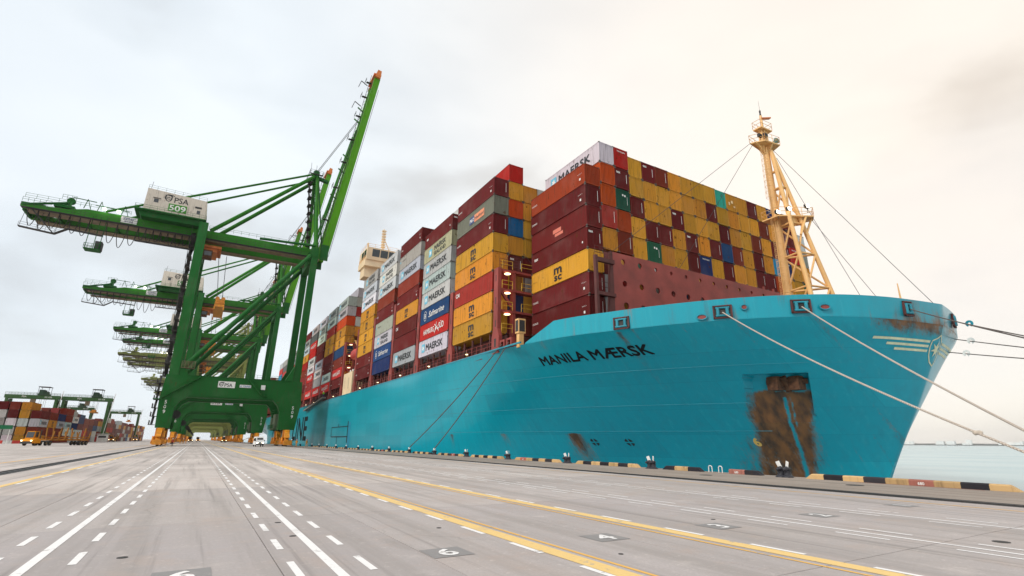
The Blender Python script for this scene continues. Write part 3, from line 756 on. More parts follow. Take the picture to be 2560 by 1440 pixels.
for x in np.arange(BX0+.3, BX1, 3.3): mb.prism([(Y_BW+.13, 13), (Y_BW+.8, 13), (Y_BW+.45, BZ1), (Y_BW+.13, BZ1)], 'x', x-.06, x+.06)
mb.each('stiffener', M['deckred'], wo)
mb = MB()
for x in (68.3, 70.6): mb.box(x-.15, x+.15, Y_BW-.1, Y_BW+.1, BZ1+.003, BZ1+.45)
mb.each('lug', M['deckred'], wo)
# end frame of the breakwater beside the outer stack
mb = MB(); mb.box(36.0, 36.35, Y_BW-.5, Y_BW-.1, 13, 22.3).box(36.35, BX0, Y_BW-.5, Y_BW-.1, 21.6, 22.1).box(36.35, BX0, Y_BW-.5, Y_BW-.1, 17.6, 18).box(36.35, BX0, Y_BW-.5, Y_BW-.1, 14.9, 15.2)
mb.prism([(BX0-1.0, 13), (BX0-.003, 13), (BX0-.003, BZ1), (BX0-.3, BZ1)], 'y', Y_BW-.2, Y_BW+.2)
mb.rail([(36.1, Y_BW-.3, 22.3), (BX0-.4, Y_BW-.3, 22.3)], 1.2, .8, .03, 2); mb.rail([(36.4, Y_BW-.3, 18), (BX0-1, Y_BW-.3, 18)], 1.2, .8, .03, 1)
mb.build('end_frame', M['deckdark'], wo)

# foremast
MX, MY = 60.1, 34.4
mast = MB().lathe([(.54, 12.4), (.50, 24), (.44, 34), (.38, 39.4)], (MX, MY, 0), 18).build('foremast', M['cream'], ship, True)
mb = MB(); ft = [(MX-2.6, 31.2), (MX+2.6, 31.2)]; apex = (MX+.1, MY-.6, 39.2)
for sx in (-1, 1):
    foot = Vector((MX+sx*2.2+1.2, MY-4.3-sx*.5, 12.4)); mb.tube(foot, apex, .29, .24, 10)
def legp(sx, z):
    foot = Vector((MX+sx*2.2+1.2, MY-4.3-sx*.5, 12.4)); return foot.lerp(Vector(apex), (z-12.4)/(39.2-12.4))
mz = lambda z: Vector((MX, MY, z))
for z in (19.6, 24.0, 28.2, 33.5, 36):
    a_, bq = legp(-1, z), legp(1, z); mb.tube(a_, bq, .13, n=8); mb.tube(a_, mz(z), .13, n=8); mb.tube(bq, mz(z), .13, n=8)
for z0, z1 in ((14.5, 19.6), (19.6, 24), (24, 28.2), (29.5, 33.5)):
    mb.tube(legp(-1, z0), legp(1, z1), .12, n=8); mb.tube(legp(1, z0), mz(z1), .12, n=8); mb.tube(legp(-1, z1), mz(z0), .12, n=8)
mb.each('mast_brace', M['cream'], mast, True)
def platform(z, pts, name='mast_platform', h=1.1):
    o = MB().prism(pts, 'z', z-.16, z).build(name, M['cream'], mast); e = [(x, y, z) for x, y in pts]
    MB().rail(e+[e[0]], h, 1.2, .035, 1).build('railing', M['cream'], mast); return o
platform(29.2, [(MX-1.6, MY+1.0), (MX-1.6, MY-1.2), (MX-.2, MY-2.0), (MX+2.4, MY-3.4), (MX+3.6, MY-2.6), (MX+2.8, MY-.8), (MX+.8, MY+1.0)])
platform(40.2, [(MX-2.5, MY+.6), (MX-1.5, MY-1.0), (MX+1.3, MY-1.3), (MX+1.9, MY+.2), (MX+.6, MY+1.0)])
platform(42.6, [(MX-1.3, MY+.6), (MX-1.3, MY-.6), (MX+1.0, MY-.7), (MX+1.1, MY+.6)])
mb = MB(); mb.prism([(MX-2.3, 40.03), (MX-.4, 38.9), (MX+.4, 38.9), (MX+1.6, 40.03)], 'y', MY-.12, MY+.12); mb.prism([(MY-1.1, 40.03), (MY-.4, 38.9), (MY+.4, 38.9), (MY+.9, 40.03)], 'x', MX-.12, MX+.12)
mb.prism([(MX-1.1, 42.43), (MX-.3, 41.8), (MX+.3, 41.8), (MX+.9, 42.43)], 'y', MY-.1, MY+.1)
mb.prism([(MX+.3, 27.8), (MX+3.0, 29.03), (MX, 29.03)], 'y', MY-2.0, MY-1.9)
for q in ((MX+1.4, 26.8), (MX+2.6, 27.0)): mb.tube((q[0]-1.2, MY-2.6, q[1]-.4), (q[0]+.2, MY-2.8, 29.0), .14, n=6)
mb.each('bracket', M['cream'], mast)
mb = MB().box(MX-.36, MX+.42, MY-.36, MY+.36, 40.21, 42.4); mb.lathe([(.20, 42.6), (.16, 45.0)], (MX, MY, 0), 10); mb.box(MX-.75, MX-.6, MY-.3, MY+.3, 40.2, 42.4)
mb.build('top_mast', M['cream'], mast)
mb = MB().beam((MX-.1, MY, 44.5), (MX+1.5, MY-.4, 44.9), .4, .16); mb.build('radar_scanner', M['orange'], mast)
MB().lathe([(.12, 45.0), (.12, 45.3), (.07, 45.32), (.07, 45.4), (.12, 45.45), (.12, 45.8), (.02, 45.9), (.012, 47.4)], (MX, MY, 0), 8).build('masthead_light', M['dark'], mast)
hn = MB().path([(MX+1.5, MY, 41.0), (MX+1.9, MY-.1, 41.3), (MX+2.3, MY-.2, 41.6), (MX+2.45, MY-.3, 41.75)], [.06, .12, .30, .46], 14, False)
hn.build('fog_horn', mat('horn_green', (.18, .32, .26), .5, vary=.3, scale=3), mast, True)
mb = MB()
for (x, y, z) in ((MX-1.5, MY-1.1, 29.6), (MX-.3, MY-1.9, 30.0), (MX+1.9, MY-3.0, 30.5)): mb.box(x-.3, x+.3, y-.18, y-.12, z-.18, z+.18)
mb.each('floodlight', M['lampw'], mast)
mb = MB()
for (x, y, z) in ((MX-1.5, MY-1.1, 29.6), (MX-.3, MY-1.9, 30.0), (MX+1.9, MY-3.0, 30.5), (MX-1.7, MY-.5, 41), (MX-.9, MY-.8, 41.2)): mb.box(x-.34, x+.34, y-.115, y+.2, z-.22, z+.22); mb.tube((x, y, z-.9), (x, y, z-.2), .04, n=5)
mb.each('lamp_housing', M['dark'], mast)
mb = MB()                                                          # caged ladder on the mast
for z0, z1, xo in ((14, 29, -1.15), (30, 39.6, -1.05)):
    for s in (-.28, .28): mb.tube((MX+xo-.05, MY+s-.3, z0), (MX+xo+.25, MY+s-.3, z1), .035, n=4)
    for i in range(int((z1-z0)/.35)): z = z0+i*.35; xx = MX+xo-.05+.3*(z-z0)/(z1-z0); mb.tube((xx, MY-.58, z), (xx, MY-.02, z), .02, n=4)
    for i in range(int((z1-z0-2)/.8)):
        z = z0+2+i*.8; xx = MX+xo-.05+.3*(z-z0)/(z1-z0)
        mb.path([(xx-.75*math.sin(math.pi*t/8), MY-.3-.40*math.cos(math.pi*t/8), z) for t in range(9)], .025, 4, False)
    for t in (2, 4, 6): mb.tube((MX+xo-.05-.75*math.sin(math.pi*t/8), MY-.3-.4*math.cos(math.pi*t/8), z0+2), (MX+xo+.25-.75*math.sin(math.pi*t/8), MY-.3-.4*math.cos(math.pi*t/8), z1), .02, n=4)
mb.build('caged_ladder', M['cream'], mast)
mb = MB()
for p, q in (((MX-2.5, MY+.4, 40.1), (MX-20, 43.6, 24)), ((MX-1.9, MY+.6, 40.1), (MX-9, 43.7, 23)), ((MX+1.8, MY, 40.1), (MX+.3, 20.2, BT)), ((MX+1.2, MY-.6, 38.5), (MX+4.5, 27.0, BT-1)), ((MX+3.5, MY-2.6, 29), (MX+6.5, 26, BT))): mb.tube(p, q, .028, n=4)
mb.each('stay_wire', M['wire'], mast)
MB().lathe([(.45, 12.4), (.40, 16.0), (.55, 16.2), (.1, 16.6), (.05, 18.6)], (63.6, 24.2, 0), 10).build('jackstaff', M['cream'], ship, True)

# lashing bridges
def lashing_bridge(y, x0, top, lit=False, tiers=(18.2, 21.1), xend=None):
    xe = xend or 2*CX-x0; w = 1.1
    # outboard post: broad plate with slots
    post = MB()
    post.prism([(y-.95, KN-.3), (y+.95, KN-.3), (y+.95, 14.6), (y+w/2, 15.6), (y+w/2, top), (y-w/2, top), (y-w/2, 15.6), (y-.95, 14.6)], 'x', x0, x0+.5)
    o = post.build('lashing_bridge', M['deckred'], ship)
    sl_ = MB()
    for z in np.arange(16.3, top-.6, 3.1): sl_.prism([(y-.09, z-.45), (y+.09, z-.45), (y+.09, z+.45), (y-.09, z+.45)], 'x', x0-.012, x0)
    sl_.prism([(y-.2, KN+.5), (y+.2, KN+.5), (y+.25, 14.3), (y-.25, 14.3)], 'x', x0-.012, x0); sl_.each('slot', M['dark'], o)
    fr = MB()
    xs_ = np.arange(x0+2.6, xe, 5.0)
    for x in xs_: fr.box(x-.22, x+.22, y-.4, y+.4, KN-.3, top-.003)
    for z in list(tiers)+[top-.1]: fr.box(x0+.503, xe, y-.52, y+.52, z-.3, z)
    fr.build('frame', M['deckred'], o)
    if lit:
        br = MB()
        for xa, xb in zip([x0+.4]+list(xs_), list(xs_)): br.beam((xa, y-.3, 21.0), (xb, y-.3, 18.3), .3, .35); break
        br.build('brace', M['deckred'], o)
        rl = MB()
        for z in tiers+(top,):
            rl.rail([(x0+.6, y-.6, z), (xs_[0]-.4, y-.6, z)], 1.1, 1.1, .035, 1); rl.rail([(xs_[0]+1.0, y-.6, z), (xs_[1]-.5, y-.6, z)], 1.1, 1.3, .035, 1)
        rl.rail([(x0+.6, y-.6, 15.2), (xs_[0]-.4, y-.6, 15.2)], 1.1, 1.1, .035, 1); rl.build('safety_railing', M['yellowrail'], o)
        rr = MB(); rr.rail([(x0+.2, y-.6, top), (x0+3.2, y-.6, top)], 1.3, .9, .03, 2); rr.build('top_railing', M['deckdark'], o)
        lb = MB()
        for z in tiers+(top-.1,): lb.lathe([(.18, 0), (.42, .04), (.42, .10), (.1, .16)], (x0+1.55, y-.35, z-.62), 12)
        lb.each('deck_lamp', M['lamp'], o, True)
        ws = MB()
        for a_, q in (((x0+.4, y-.3, top), (x0+2.6, y+.9, top+3.4)), ((x0+.6, y-.3, top), (x0+2.9, y+.9, top+3.4)), ((x0+7.2, y-.3, top), (x0+4.9, y+.9, top+3.3))): ws.tube(a_, q, .03, n=4)
        ws.each('lashing_rod', M['wire'], o)
    return o
lashing_bridge(56.5, 31.0, 23.9, True)
BAY0 = 57.6; PITCH_B = 14.35
bays = {k: BAY0+PITCH_B*(k-2) for k in range(2, 7)}; bays.update({k: 143.2+PITCH_B*(k-7) for k in range(7, 17)}); bays.update({k: 318+PITCH_B*(k-17) for k in range(17, 23)})
for k in bays:
    yb_ = bays[k]+12.19+1.07
    if k == 16: continue
    lashing_bridge(yb_, 31.0, 24.0 if k == 2 else (28.6 if k < 8 else 27), False, xend=48 if k > 6 else None)
lashing_bridge(142.0, 31.0, 27.5, True, (18.2, 21.1, 24.3), xend=46)
# coaming under the stacks with clutter along the side passage
mb = MB().box(33.2, 86.9, 57.2, 127.5, 12.35, 15.2).box(33.2, 86.9, 142.8, Y_STERN-6, 12.35, 15.2).box(38.5, 81.6, 43.4, 56, 12.35, 14.9); mb.build('hatch_coaming', M['deckdark'], ship)
mb = MB()
for k in bays:
    for j in range(5): y = bays[k]+.8+j*2.6; mb.box(31.3, 31.55, y, y+.25, KN-.3, 15.25); mb.box(32.2, 32.9, y+.5, y+1.5, KN-.3, 13.5+rnd.random())
for k in (1,):
    for j in range(5): y = 44+j*2.7; mb.box(36.5, 36.8, y, y+.25, KN-.3, 15.1)
mb.each('stack_pedestal', M['deckdark'], ship)  # dark red pedestals: shadow under the stacks put into their colour
mb = MB().rail([(31.05, 57.2, KN-.2), (31.05, 127.5, KN-.2)], 1.5, 1.5, .035, 2).rail([(31.05, 143, KN-.2), (31.05, 320, KN-.2)], 1.5, 1.9, .035, 2); mb.build('side_railing', M['deckred'], ship)
mb = MB()
for k in bays:
    for f_ in (.62,): mb.lathe([(.06, 0), (.17, .05), (.17, .14), (.05, .2)], (31.15, bays[k]+12*f_, 13.35), 8)
mb.each('passage_lamp', M['lamp'], ship, True)
mb = MB()
for y in (53.0, 54.7):                                                # mooring rollers at the ship's side
    mb.box(31.0, 32.0, y-.6, y-.35, KN, 13.6).box(31.0, 32.0, y+.35, y+.6, KN, 13.6).box(31.0, 32.0, y-.6, y+.6, 13.6, 13.85)
mb.each('roller_fairlead', M['deckred'], ship)
mb = MB().box(31.3, 32.3, 51.2, 52.0, 14.2, 16.0); mb.box(31.45, 32.1, 51.3, 51.9, 12.5, 14.2)
o = mb.build('control_stand', M['cream'], ship); MB().box(31.42, 32.18, 51.17, 51.199, 14.4, 15.8).box(31.28, 31.299, 51.3, 51.9, 14.4, 15.8).build('panel', M['dark'], o)
# side passage block, deckhouse and bridge
mb = MB().box(30.95, 36.0, 130.2, 139.2, KN+.18, 18.3); o = mb.build('side_house', M['bridge'], ship)
MB().box(30.93, 30.949, 137.2, 137.7, 14.4, 17.4).box(30.93, 30.949, 132.8, 134.0, 14.2, 17.0).each('door', mat('door_shade', (.55, .45, .30), .5), o)
mb = MB()
for y in (132, 134, 136.5): mb.path([(32, y, 18.3), (32, y, 19.0), (32, y+.4, 19.2), (32, y+.8, 19.0)], .15, 8)
mb.each('vent_pipe', M['white'], o, True)
lb = MB(); lb.lathe([(.1, -4.2), (1.0, -3.4), (1.45, -1.5), (1.5, 1.2), (1.1, 3.2), (.1, 4.2)], (33.2, 136.4, 23.6), 14, 'y')
o = lb.build('lifeboat', mat('lifeboat_red', (.50, .06, .05), .4, vary=.2, scale=1), ship, True)
MB().path([(34.8, 138.5, 18.3), (34.2, 138.5, 25), (32.8, 138.3, 27.6)], .25, 6).path([(34.8, 133, 18.3), (34.2, 133, 25), (32.8, 133.2, 27.6)], .25, 6).each('davit', M['cream'], o)
dh = MB().box(44, 76, 129.5, 140.5, 15.3, 46).build('deckhouse', M['bridge'], ship)
br = MB(); br.box(31.4, 88.8, 130.4, 137.2, 46.6, 48.3); br.prism([(31.8, 43.9), (88.4, 43.9), (88.4, 46.6), (31.8, 46.6)], 'y', 132, 136)
br.prism([(130.0, 48.3), (137.4, 48.3), (137.4, 51.6), (129.4, 51.6)], 'x', 31.6, 88.6); o = br.build('bridge_wing', M['bridge'], ship)
wn = MB()
for x in np.arange(33.0, 86, 2.25):
    wn.add([(x, 129.84-.02, 49.2), (x+2.0, 129.84-.02, 49.2), (x+2.0, 129.46-.03, 51.2), (x, 129.46-.03, 51.2)], [(0, 1, 2, 3)])
for y in (130.4, 133): wn.add([(31.58, y, 49.2), (31.58, y+2.2, 49.2), (31.58, y+2.2, 51.2), (31.58, y, 51.2)], [(0, 1, 2, 3)])
wn.each('window', M['glass'], o, recalc=False)
MB().rail([(31.7, 130, 51.65), (60, 130, 51.65)], 1.1, 2, .04, 1).rail([(31.7, 130, 51.65), (31.7, 137, 51.65)], 1.1, 2, .04, 1).rail([(31.5, 130.5, 48.35), (31.5, 137, 48.35)], 1.1, 1.2, .04, 1).build('railing', M['cream'], o)
rm_ = MB().lathe([(.3, 51.6), (.2, 58.5)], (36.3, 132, 0), 8)
for i in range(7): rm_.box(35.8, 36.9, 131.6, 132.4, 53+i*.8, 53.3+i*.8)
rm_.tube((38.6, 132, 51.6), (36.4, 132, 56), .12, n=6); rm_.lathe([(.28, 51.6), (.25, 52.8), (.3, 53), (.05, 53.3)], (32, 131, 0), 8); rm_.build('radar_mast', M['bridge'], o)
fn = MB().box(46, 74, 296, 308, 15.3, 44).build('engine_casing', M['cream'], ship)
# gangway hoisted against the hull side
g0, g1 = Vector((30.2, 158.5, 13.6)), Vector((30.2, 189, 11.2))
mb = MB(); mb.beam(g0, g1, 1.0, .35); gw = mb.build('gangway', mat('gangway_grey', (.25, .21, .18), .6, vary=.3, scale=1), ship)
mb = MB(); mb.rail([g0+Vector((-.4, 0, .2)), g1+Vector((-.4, 0, .2))], 1.1, 1.7, .035, 1); mb.rail([g0+Vector((.4, 0, .2)), g1+Vector((.4, 0, .2))], 1.1, 1.7, .035, 1); mb.build('railing', M['dark'], gw)
# ------------------------------------------------------------------ containers
CC = dict(o=(.34, .050, .016), Y=(.62, .29, .034), M=(.14, .015, .015), K=(.23, .036, .018), R=(.46, .016, .012), O=(.47, .066, .012), X=(.45, .04, .05), P=(.27, .04, .075),
          W=(.52, .55, .56), w=(.66, .66, .63), g=(.42, .42, .39), B=(.012, .12, .32), N=(.018, .035, .13), G=(.018, .10, .055), T=(.035, .36, .26), C=(.02, .25, .45),
          H=(.60, .035, .032), S=(.02, .075, .20), E=(.20, .20, .16), D=(.13, .13, .13), c=(.55, .47, .33), r=(.33, .035, .03))
CN = dict(o='rusty orange', Y='yellow', M='maroon', K='rust red', R='bright red', O='orange red', X='pinkish red', P='plum', W='light grey', w='white', g='pale grey', B='blue', N='navy',
          G='dark green', T='teal green', C='sky blue', H='scarlet', S='dark blue', E='rusted green', D='dark', c='cream', r='crimson')
def container_mesh(name, ln, ht=2.77, ribs=True, wd=2.41):
    mb = MB(); hw, hl = wd/2, ln/2; z0, z1 = .14, ht-.10; p = .13
    for sx in (-1, 1):
        for sy in (-1, 1):
            mb.cur = 0; xa, xb = sorted((sx*hw, sx*(hw-p))); ya, yb_ = sorted((sy*hl, sy*(hl-p))); mb.box(xa, xb, ya, yb_, .16, ht-.16)
            mb.cur = 1
            for zz in (0, ht-.16): mb.box(min(sx*(hw+.004), sx*(hw-.16)), max(sx*(hw+.004), sx*(hw-.16)), min(sy*(hl+.004), sy*(hl-.18)), max(sy*(hl+.004), sy*(hl-.18)), zz, zz+.16)
    mb.cur = 0
    for sx in (-1, 1):
        xa, xb = sorted((sx*(hw-.004), sx*(hw-.10)))
        mb.box(xa, xb, -hl+.19, hl-.19, .02, .16); mb.box(xa, xb, -hl+.19, hl-.19, ht-.11, ht-.02)
    for sy in (-1, 1):
        ya, yb_ = sorted((sy*(hl-.004), sy*(hl-.10)))
        mb.box(-hw+.17, hw-.17, ya, yb_, .02, .16); mb.box(-hw+.17, hw-.17, ya, yb_, ht-.13, ht-.02)
    def corr(length, pitch, dep, place):
        n = round(length/pitch); d = length/n; pr = []
        for i in range(n): a = -length/2+i*d; pr += [(a, 0), (a+d*.28, 0), (a+d*.5, dep), (a+d*.78, dep)]
        pr.append((length/2, 0)); vs = [place(a, q, z0) for a, q in pr]+[place(a, q, z1) for a, q in pr]; k = len(pr)
        mb.add(vs, [(i, i+1, k+i+1, k+i) for i in range(k-1)])
    for sx in (-1, 1): corr(ln-.26, .278, .055, lambda a, q, z, sx=sx: (sx*(hw-.012-q), a, z))
    for sy in (-1, 1): corr(wd-.26, .205, .085, lambda a, q, z, sy=sy: (a, sy*(hl-.015-q), z))
    mb.box(-hw+.06, hw-.06, -hl+.06, hl-.06, ht-.09, ht-.045); mb.box(-hw+.08, hw-.08, -hl+.1, hl-.1, .05, .12)
    return mb.mesh(name, [M['cont'], M['casting']])
C40 = container_mesh('container_40ft', 12.19); C40L = container_mesh('container_40ft_low', 12.19, 2.53)
# prints shared between containers: starboard side print (faces -x, reads towards -y)
def side_print(nm, F, mats): return F.mesh(nm, mats, (-1.205, 0, 0), (0, -1, 0), (0, 0, 1), .012)
def front_print(nm, F, mats): return F.mesh(nm, mats, (0, -6.095, 0), (1, 0, 0), (0, 0, 1), .012)
PR = {}
def maersk(F, dx=0): 
    F.rect(-4.7+dx, -3.35+dx, .72, 2.12, 0)
    F.poly(star_poly(7, .58, .24), 1, -4.02+dx, 1.42); return F
PR['A'] = side_print('lettering', maersk(Flat()).text('MAERSK', .75, .86, 1.12, 2, bold=.03, width=7.0), [M['logo_blue'], M['white'], M['black']])
PR['L'] = side_print('lettering', maersk(Flat(), .9).text('MAERSK', 1.1, 1.45, .88, 2, bold=.03, width=5.0).text('SEALAND', 1.1, .45, .72, 2, bold=.01, width=5.0), [M['logo_blue'], M['white'], M['black']])
PR['l'] = side_print('lettering', Flat().rect(-5.7, -5.3, 1.5, 1.95, 0).text('MAERSK LINE', -3.3, 1.6, .28, 1, bold=.01), [M['logo_blue'], M['black']])
def mscF():
    F = Flat(); F.text('m', 0, 1.32, 1.18, 0, bold=.05, width=1.55).text('sc', 0, .42, .95, 0, bold=.045, width=1.5)
    F.text('MSCU 8 4 7', -5.2, 1.3, .16, 0, width=.9); return F
PR['m'] = side_print('lettering', mscF(), [M['black']])
F = Flat().text('HAMBURG', -2.0, .85, .9, 0, bold=.015, width=4.6).text('SÜD', 3.3, .95, 1.0, 0, bold=.02, width=2.0)
F.strip([(.6, .35), (1.0, 1.2), (1.4, 2.3)], [.02, .16, .02]).strip([(.4, 2.0), (1.2, 1.5), (2.1, .9), (2.4, .45)], [.02, .14, .12, .02]).strip([(.3, .7), (1.0, .9), (2.2, 1.6)], [.02, .10, .02])
PR['h'] = side_print('lettering', F, [M['white']])
F = Flat().text('Safmarine', 1.0, .85, 1.05, 0, bold=.008, width=6.6, shear=.3); F.strip([(-3.9+.62*math.cos(t), 1.35+.85*math.sin(t)) for t in [i*.35 for i in range(19)]], .035, 0)
F.text('B', -3.9, .95, .85, 0, bold=.02)
PR['s'] = side_print('lettering', F, [M['white']])
PR['p'] = side_print('lettering', Flat().rect(-1.6, 0, .75, 1.95, 0).rect(0, 3.2, .75, 1.95, 1).text('P&O', -.8, 1.1, .55, 2, bold=.02).text('Nedlloyd', 1.6, 1.1, .5, 3, bold=.02, width=2.8),
      [mat('patch_navy', (.03, .05, .16), .5), mat('patch_orange', (.75, .26, .12), .5, vary=.2, scale=2), M['white'], M['black']])
PR['v'] = side_print('lettering', Flat().text('CRONOS', -5.2, 1.25, .26, 0, bold=.01, width=1.3).rect(5.0, 5.28, .7, 1.0, 0).text('4 5 G 1', 5.1, 1.5, .13, 0, width=.8), [M['white']])
PR['u'] = side_print('lettering', Flat().text('tex', -4.9, 1.55, .5, 0, bold=.03).rect(5.1, 5.3, .8, 1.05, 0), [M['white']])
PR['i'] = side_print('lettering', Flat().text('CAI', -4.9, 1.5, .6, 0, bold=.04), [M['white']])
PR['q'] = side_print('lettering', Flat().rect(-.9, .9, 1.2, 1.75, 0).rect(-.5, 1.3, .7, 1.1, 0), [mat('patch_coral', (.65, .18, .12), .5)])
F1 = front_print('end_lettering', Flat().text('tex', -.62, 2.05, .36, 0, bold=.04).rect(.72, .79, .9, 2.1, 0), [M['white']])
F2 = front_print('end_lettering', Flat().rect(.72, .78, .75, 2.2, 0), [M['white']])
F3 = front_print('end_lettering', Flat().rect(-.1, .12, 1.9, 2.15, 0).rect(.25, .5, 1.85, 2.1, 0).rect(.72, .77, .8, 1.9, 0), [M['white']])
F4 = front_print('end_lettering', Flat().text('TRITON', 0, 2.22, .2, 0, bold=.02, width=1.4), [M['white']])
F5 = front_print('end_patch', Flat().rect(-.7, -.35, .9, 1.4, 0).rect(-.1, .35, 1.3, 1.75, 0).rect(.4, .8, .7, .95, 0), [mat('patch_light_yellow', (.75, .55, .28), .6, vary=.3, scale=3)])
NCONT = 0
def cont(x, y, z, ck, label, group, pr=None, fr=None, me=None, rz=0):
    """x: centre, y: near end, z: floor"""
    global NCONT
    o = bpy.data.objects.new('container', me or C40); COL.objects.link(o); o.location = (x, y+6.095, z); o.rotation_euler = (0, 0, rz)
    j = [rnd.uniform(.92, 1.08) for _ in range(3)]; c = CC[ck]; o.color = (c[0]*j[0], c[1]*j[1], c[2]*j[2], 1)
    tag(o, label, 'container', group); NCONT += 1
    for q in (PR.get(pr), fr):
        if q is not None: obj(q.name.split('.')[0], q, o)
    return o
TP, CP = 2.86, 2.5
# bow-facing stack: columns from the quay side, tiers from the top down
FRONT = ['oMMMYMM', 'wOOrYYMM', 'RMGOKYMM', 'YYMYYKYM', 'MYYMGYYM', 'KYYMYPYM', 'YYMYYTYM', 'YYYMMYYM', 'YYYYNYYM', 'YMYMYXYM', 'TYMSMYYM', 'YYYKYCYM', 'YYYYYMYM', 'MYKMMKYM',
         'YKYYMYYM', 'NYMCOYYM', 'MMMNYYYM', 'MMRYYPYM', '.WgYGYYM']
TEX = {(0, 3), (2, 1), (4, 0), (6, 2), (7, 3), (12, 5)}
Z_FB = 15.2; Y_FB = 43.8; X_FB = 36.3
def ORDX(i): return ORD[i] if i <= 20 else 'twenty-'+ORD[i-20]
for ci, colr in enumerate(FRONT):
    n = len(colr); x = X_FB+CP*ci+1.219
    for ti, ck in enumerate(colr):
        if ck == '.': continue
        t = n-1-ti                                                      # tier index from below
        tp = 2.86 if ci == 0 else (2.99 if ci in (1, 2) else 2.91); z = Z_FB+tp*t
        if t < 3 and ci > 0: continue                                   # hidden behind the breakwater
        top = ti+1
        pr = fr = None
        if (ci, ti) in TEX: fr = F1
        elif ck in 'MKr': fr = F2
        elif ck == 'G': fr = F3
        elif ck in 'NR' : fr = F4
        elif ck == 'Y' and rnd.random() < .04: fr = F5
        if ci == 0: pr = {0: 'v', 1: 'v', 2: 'q', 3: 'u', 4: 'm', 5: 'v', 6: 'v'}[ti]
        if ci == 1 and ti == 0: pr = 'A'
        where = 'leftmost column' if ci == 0 else ('rightmost column' if ci == len(FRONT)-1 else '%s column from left' % ORD[ci+1])
        lab = '%s container facing the bow, %s, %s from top' % (CN[ck], where, ORD[top])
        if ci == 1 and ti == 0: lab = 'white container with large black letters, highest of the stack facing the bow'
        o = cont(x+rnd.uniform(-.02, .02), Y_FB+rnd.uniform(-.06, .06), z, ck, lab, 'containers in the stack facing the bow', pr, fr); o.scale.z = tp/2.86
# side bays, outer row, bottom up: colour + print
SIDE = {2: 'Ym Ym ri Ym Ym Mv Ep Mv', 3: 'WA Hh Ss WA WA WA cL Mu', 4: 'WA M Mi Ym Mv K WA gl Mv', 5: 'N Ss wL gl Mv K WA wL WA', 6: 'Mv Mv Ym Ym Ym Ym wA WA gL',
        7: 'Mv Hh Kv S Ym Ym O WA gA', 8: 'Hh WA Mv M Ym Ym ru WA gA', 9: 'Hh g wA WA M M wL gL WA', 10: 'Hh ru Hh wA wA R Hh D gA', 11: 'K M r Kv R Ym WA gA Mu',
        12: 'Mv Ss wA D Hh wA gA WA', 13: 'R K WA M Kv R WA gA', 14: 'M gl Hh R wA gA Hh WA', 15: 'K WA M wL B Hh D gl', 16: 'M R wA K gA C Hh WA',
        17: 'K M WA Hh g R M', 18: 'M R K wA M Hh gA', 19: 'WA K M R Hh g M', 20: 'M K R wA M K g', 21: 'K M Hh WA K R M', 22: 'M R K g M K R'}
Z_SB = 15.4
for k, row in SIDE.items():
    if k > 13: continue
    its = row.split(); bay = k
    for t, it in enumerate(its):
        ck = it[0]; pr = it[1] if len(it) > 1 else None
        what = {'A': 'with large black letters', 'L': 'with two-line black letters', 'l': 'with small black letters', 'm': 'with a black logo', 'h': 'with white letters',
                's': 'with white script letters', 'p': 'with orange patch', 'i': 'with short white letters', 'u': 'with small white letters', 'v': 'with small white marks'}.get(pr, 'with plain side')
        lab = '%s container %s, %s tier up, %s side bay from bow' % (CN[ck], what, ORD[t+1], ORDX(bay))
        cont(31.0+1.219, bays[k]+rnd.uniform(-.06, .06), Z_SB+TP*t, ck, lab, 'containers in the side bays of the ship', pr, F1 if pr == 'u' else (F2 if ck in 'MK' else None))
# inner rows that show above or between the outer ones
INNER = [(2, 1, 'YMYBOYR', 3), (2, 2, 'MMYYYY', 3), (3, 1, 'W', 8), (3, 1, 'g', 9), (4, 1, 'K', 8), (7, 1, 'YWrgW', 5), (7, 2, 'Mgg', 6)]
for k, r_, cs, t0 in INNER:
    for i, ck in enumerate(cs):
        t = t0+i-(1 if k == 2 else 0)
        if k == 3: t = 8
        lab = '%s container, %s row inboard, %s tier up, %s side bay from bow' % (CN[ck], ORD[r_+1], ORD[t+1], ORDX(k))
        if k == 3 and ck == 'g': continue
        cont(31.0+1.219+CP*r_, bays[k], Z_SB+TP*t, ck, lab, 'containers in the side bays of the ship', 'l' if k == 3 else None, F1 if (k == 2 and ck == 'M' and r_ == 1) else None)
# everything farther inboard reads as one mass
M['stuff'] = None
b = NB('stacked_boxes_paint'); at = b.n('ShaderNodeAttribute', attribute_name='col'); v = b.tc.outputs['Object']
c = b.mix(b.rng(b.noise(v, 1, 5, .6, (3, 3, .3)), .5, .75, 0, .3), at.outputs['Color'], (.05, .035, .025)); M['stuff'] = b.out(c, .55)
def box_mass(name, boxes, parent=None):
    mb = MB(); cols = []
    for (x0, x1, y0, y1, z0, z1, ck) in boxes:
        mb.box(x0, x1, y0, y1, z0, z1); cols += [CC[ck]]*6
    me = mb.mesh(name, [M['stuff']], recalc=False); at = me.attributes.new('col', 'FLOAT_COLOR', 'FACE')
    at.data.foreach_set('color', np.array([(*c_, 1) for c_ in cols], np.float32).ravel()); return stuff(obj(name, me, parent))
bx = []
pal = 'YMKRWgYMYKSNGM'
for k in SIDE:
    nt_ = len(SIDE[k].split())
    for r_ in range(1 if k <= 13 else 0, 23):
        if k > 6 and r_ > 8: break
        for t in range(0, nt_):
            if k in (2, 7) and r_ < 3 and t >= 3: continue
            if t < nt_-3 and r_ > 2: continue
            if rnd.random() < .06 and t == nt_-1: continue
            x = 31.0+CP*r_; bx.append((x, x+2.438, bays[k]+.02, bays[k]+12.17, Z_SB+TP*t, Z_SB+TP*t+2.8, (SIDE[k].split()[t][0] if r_ == 0 else rnd.choice(pal))))
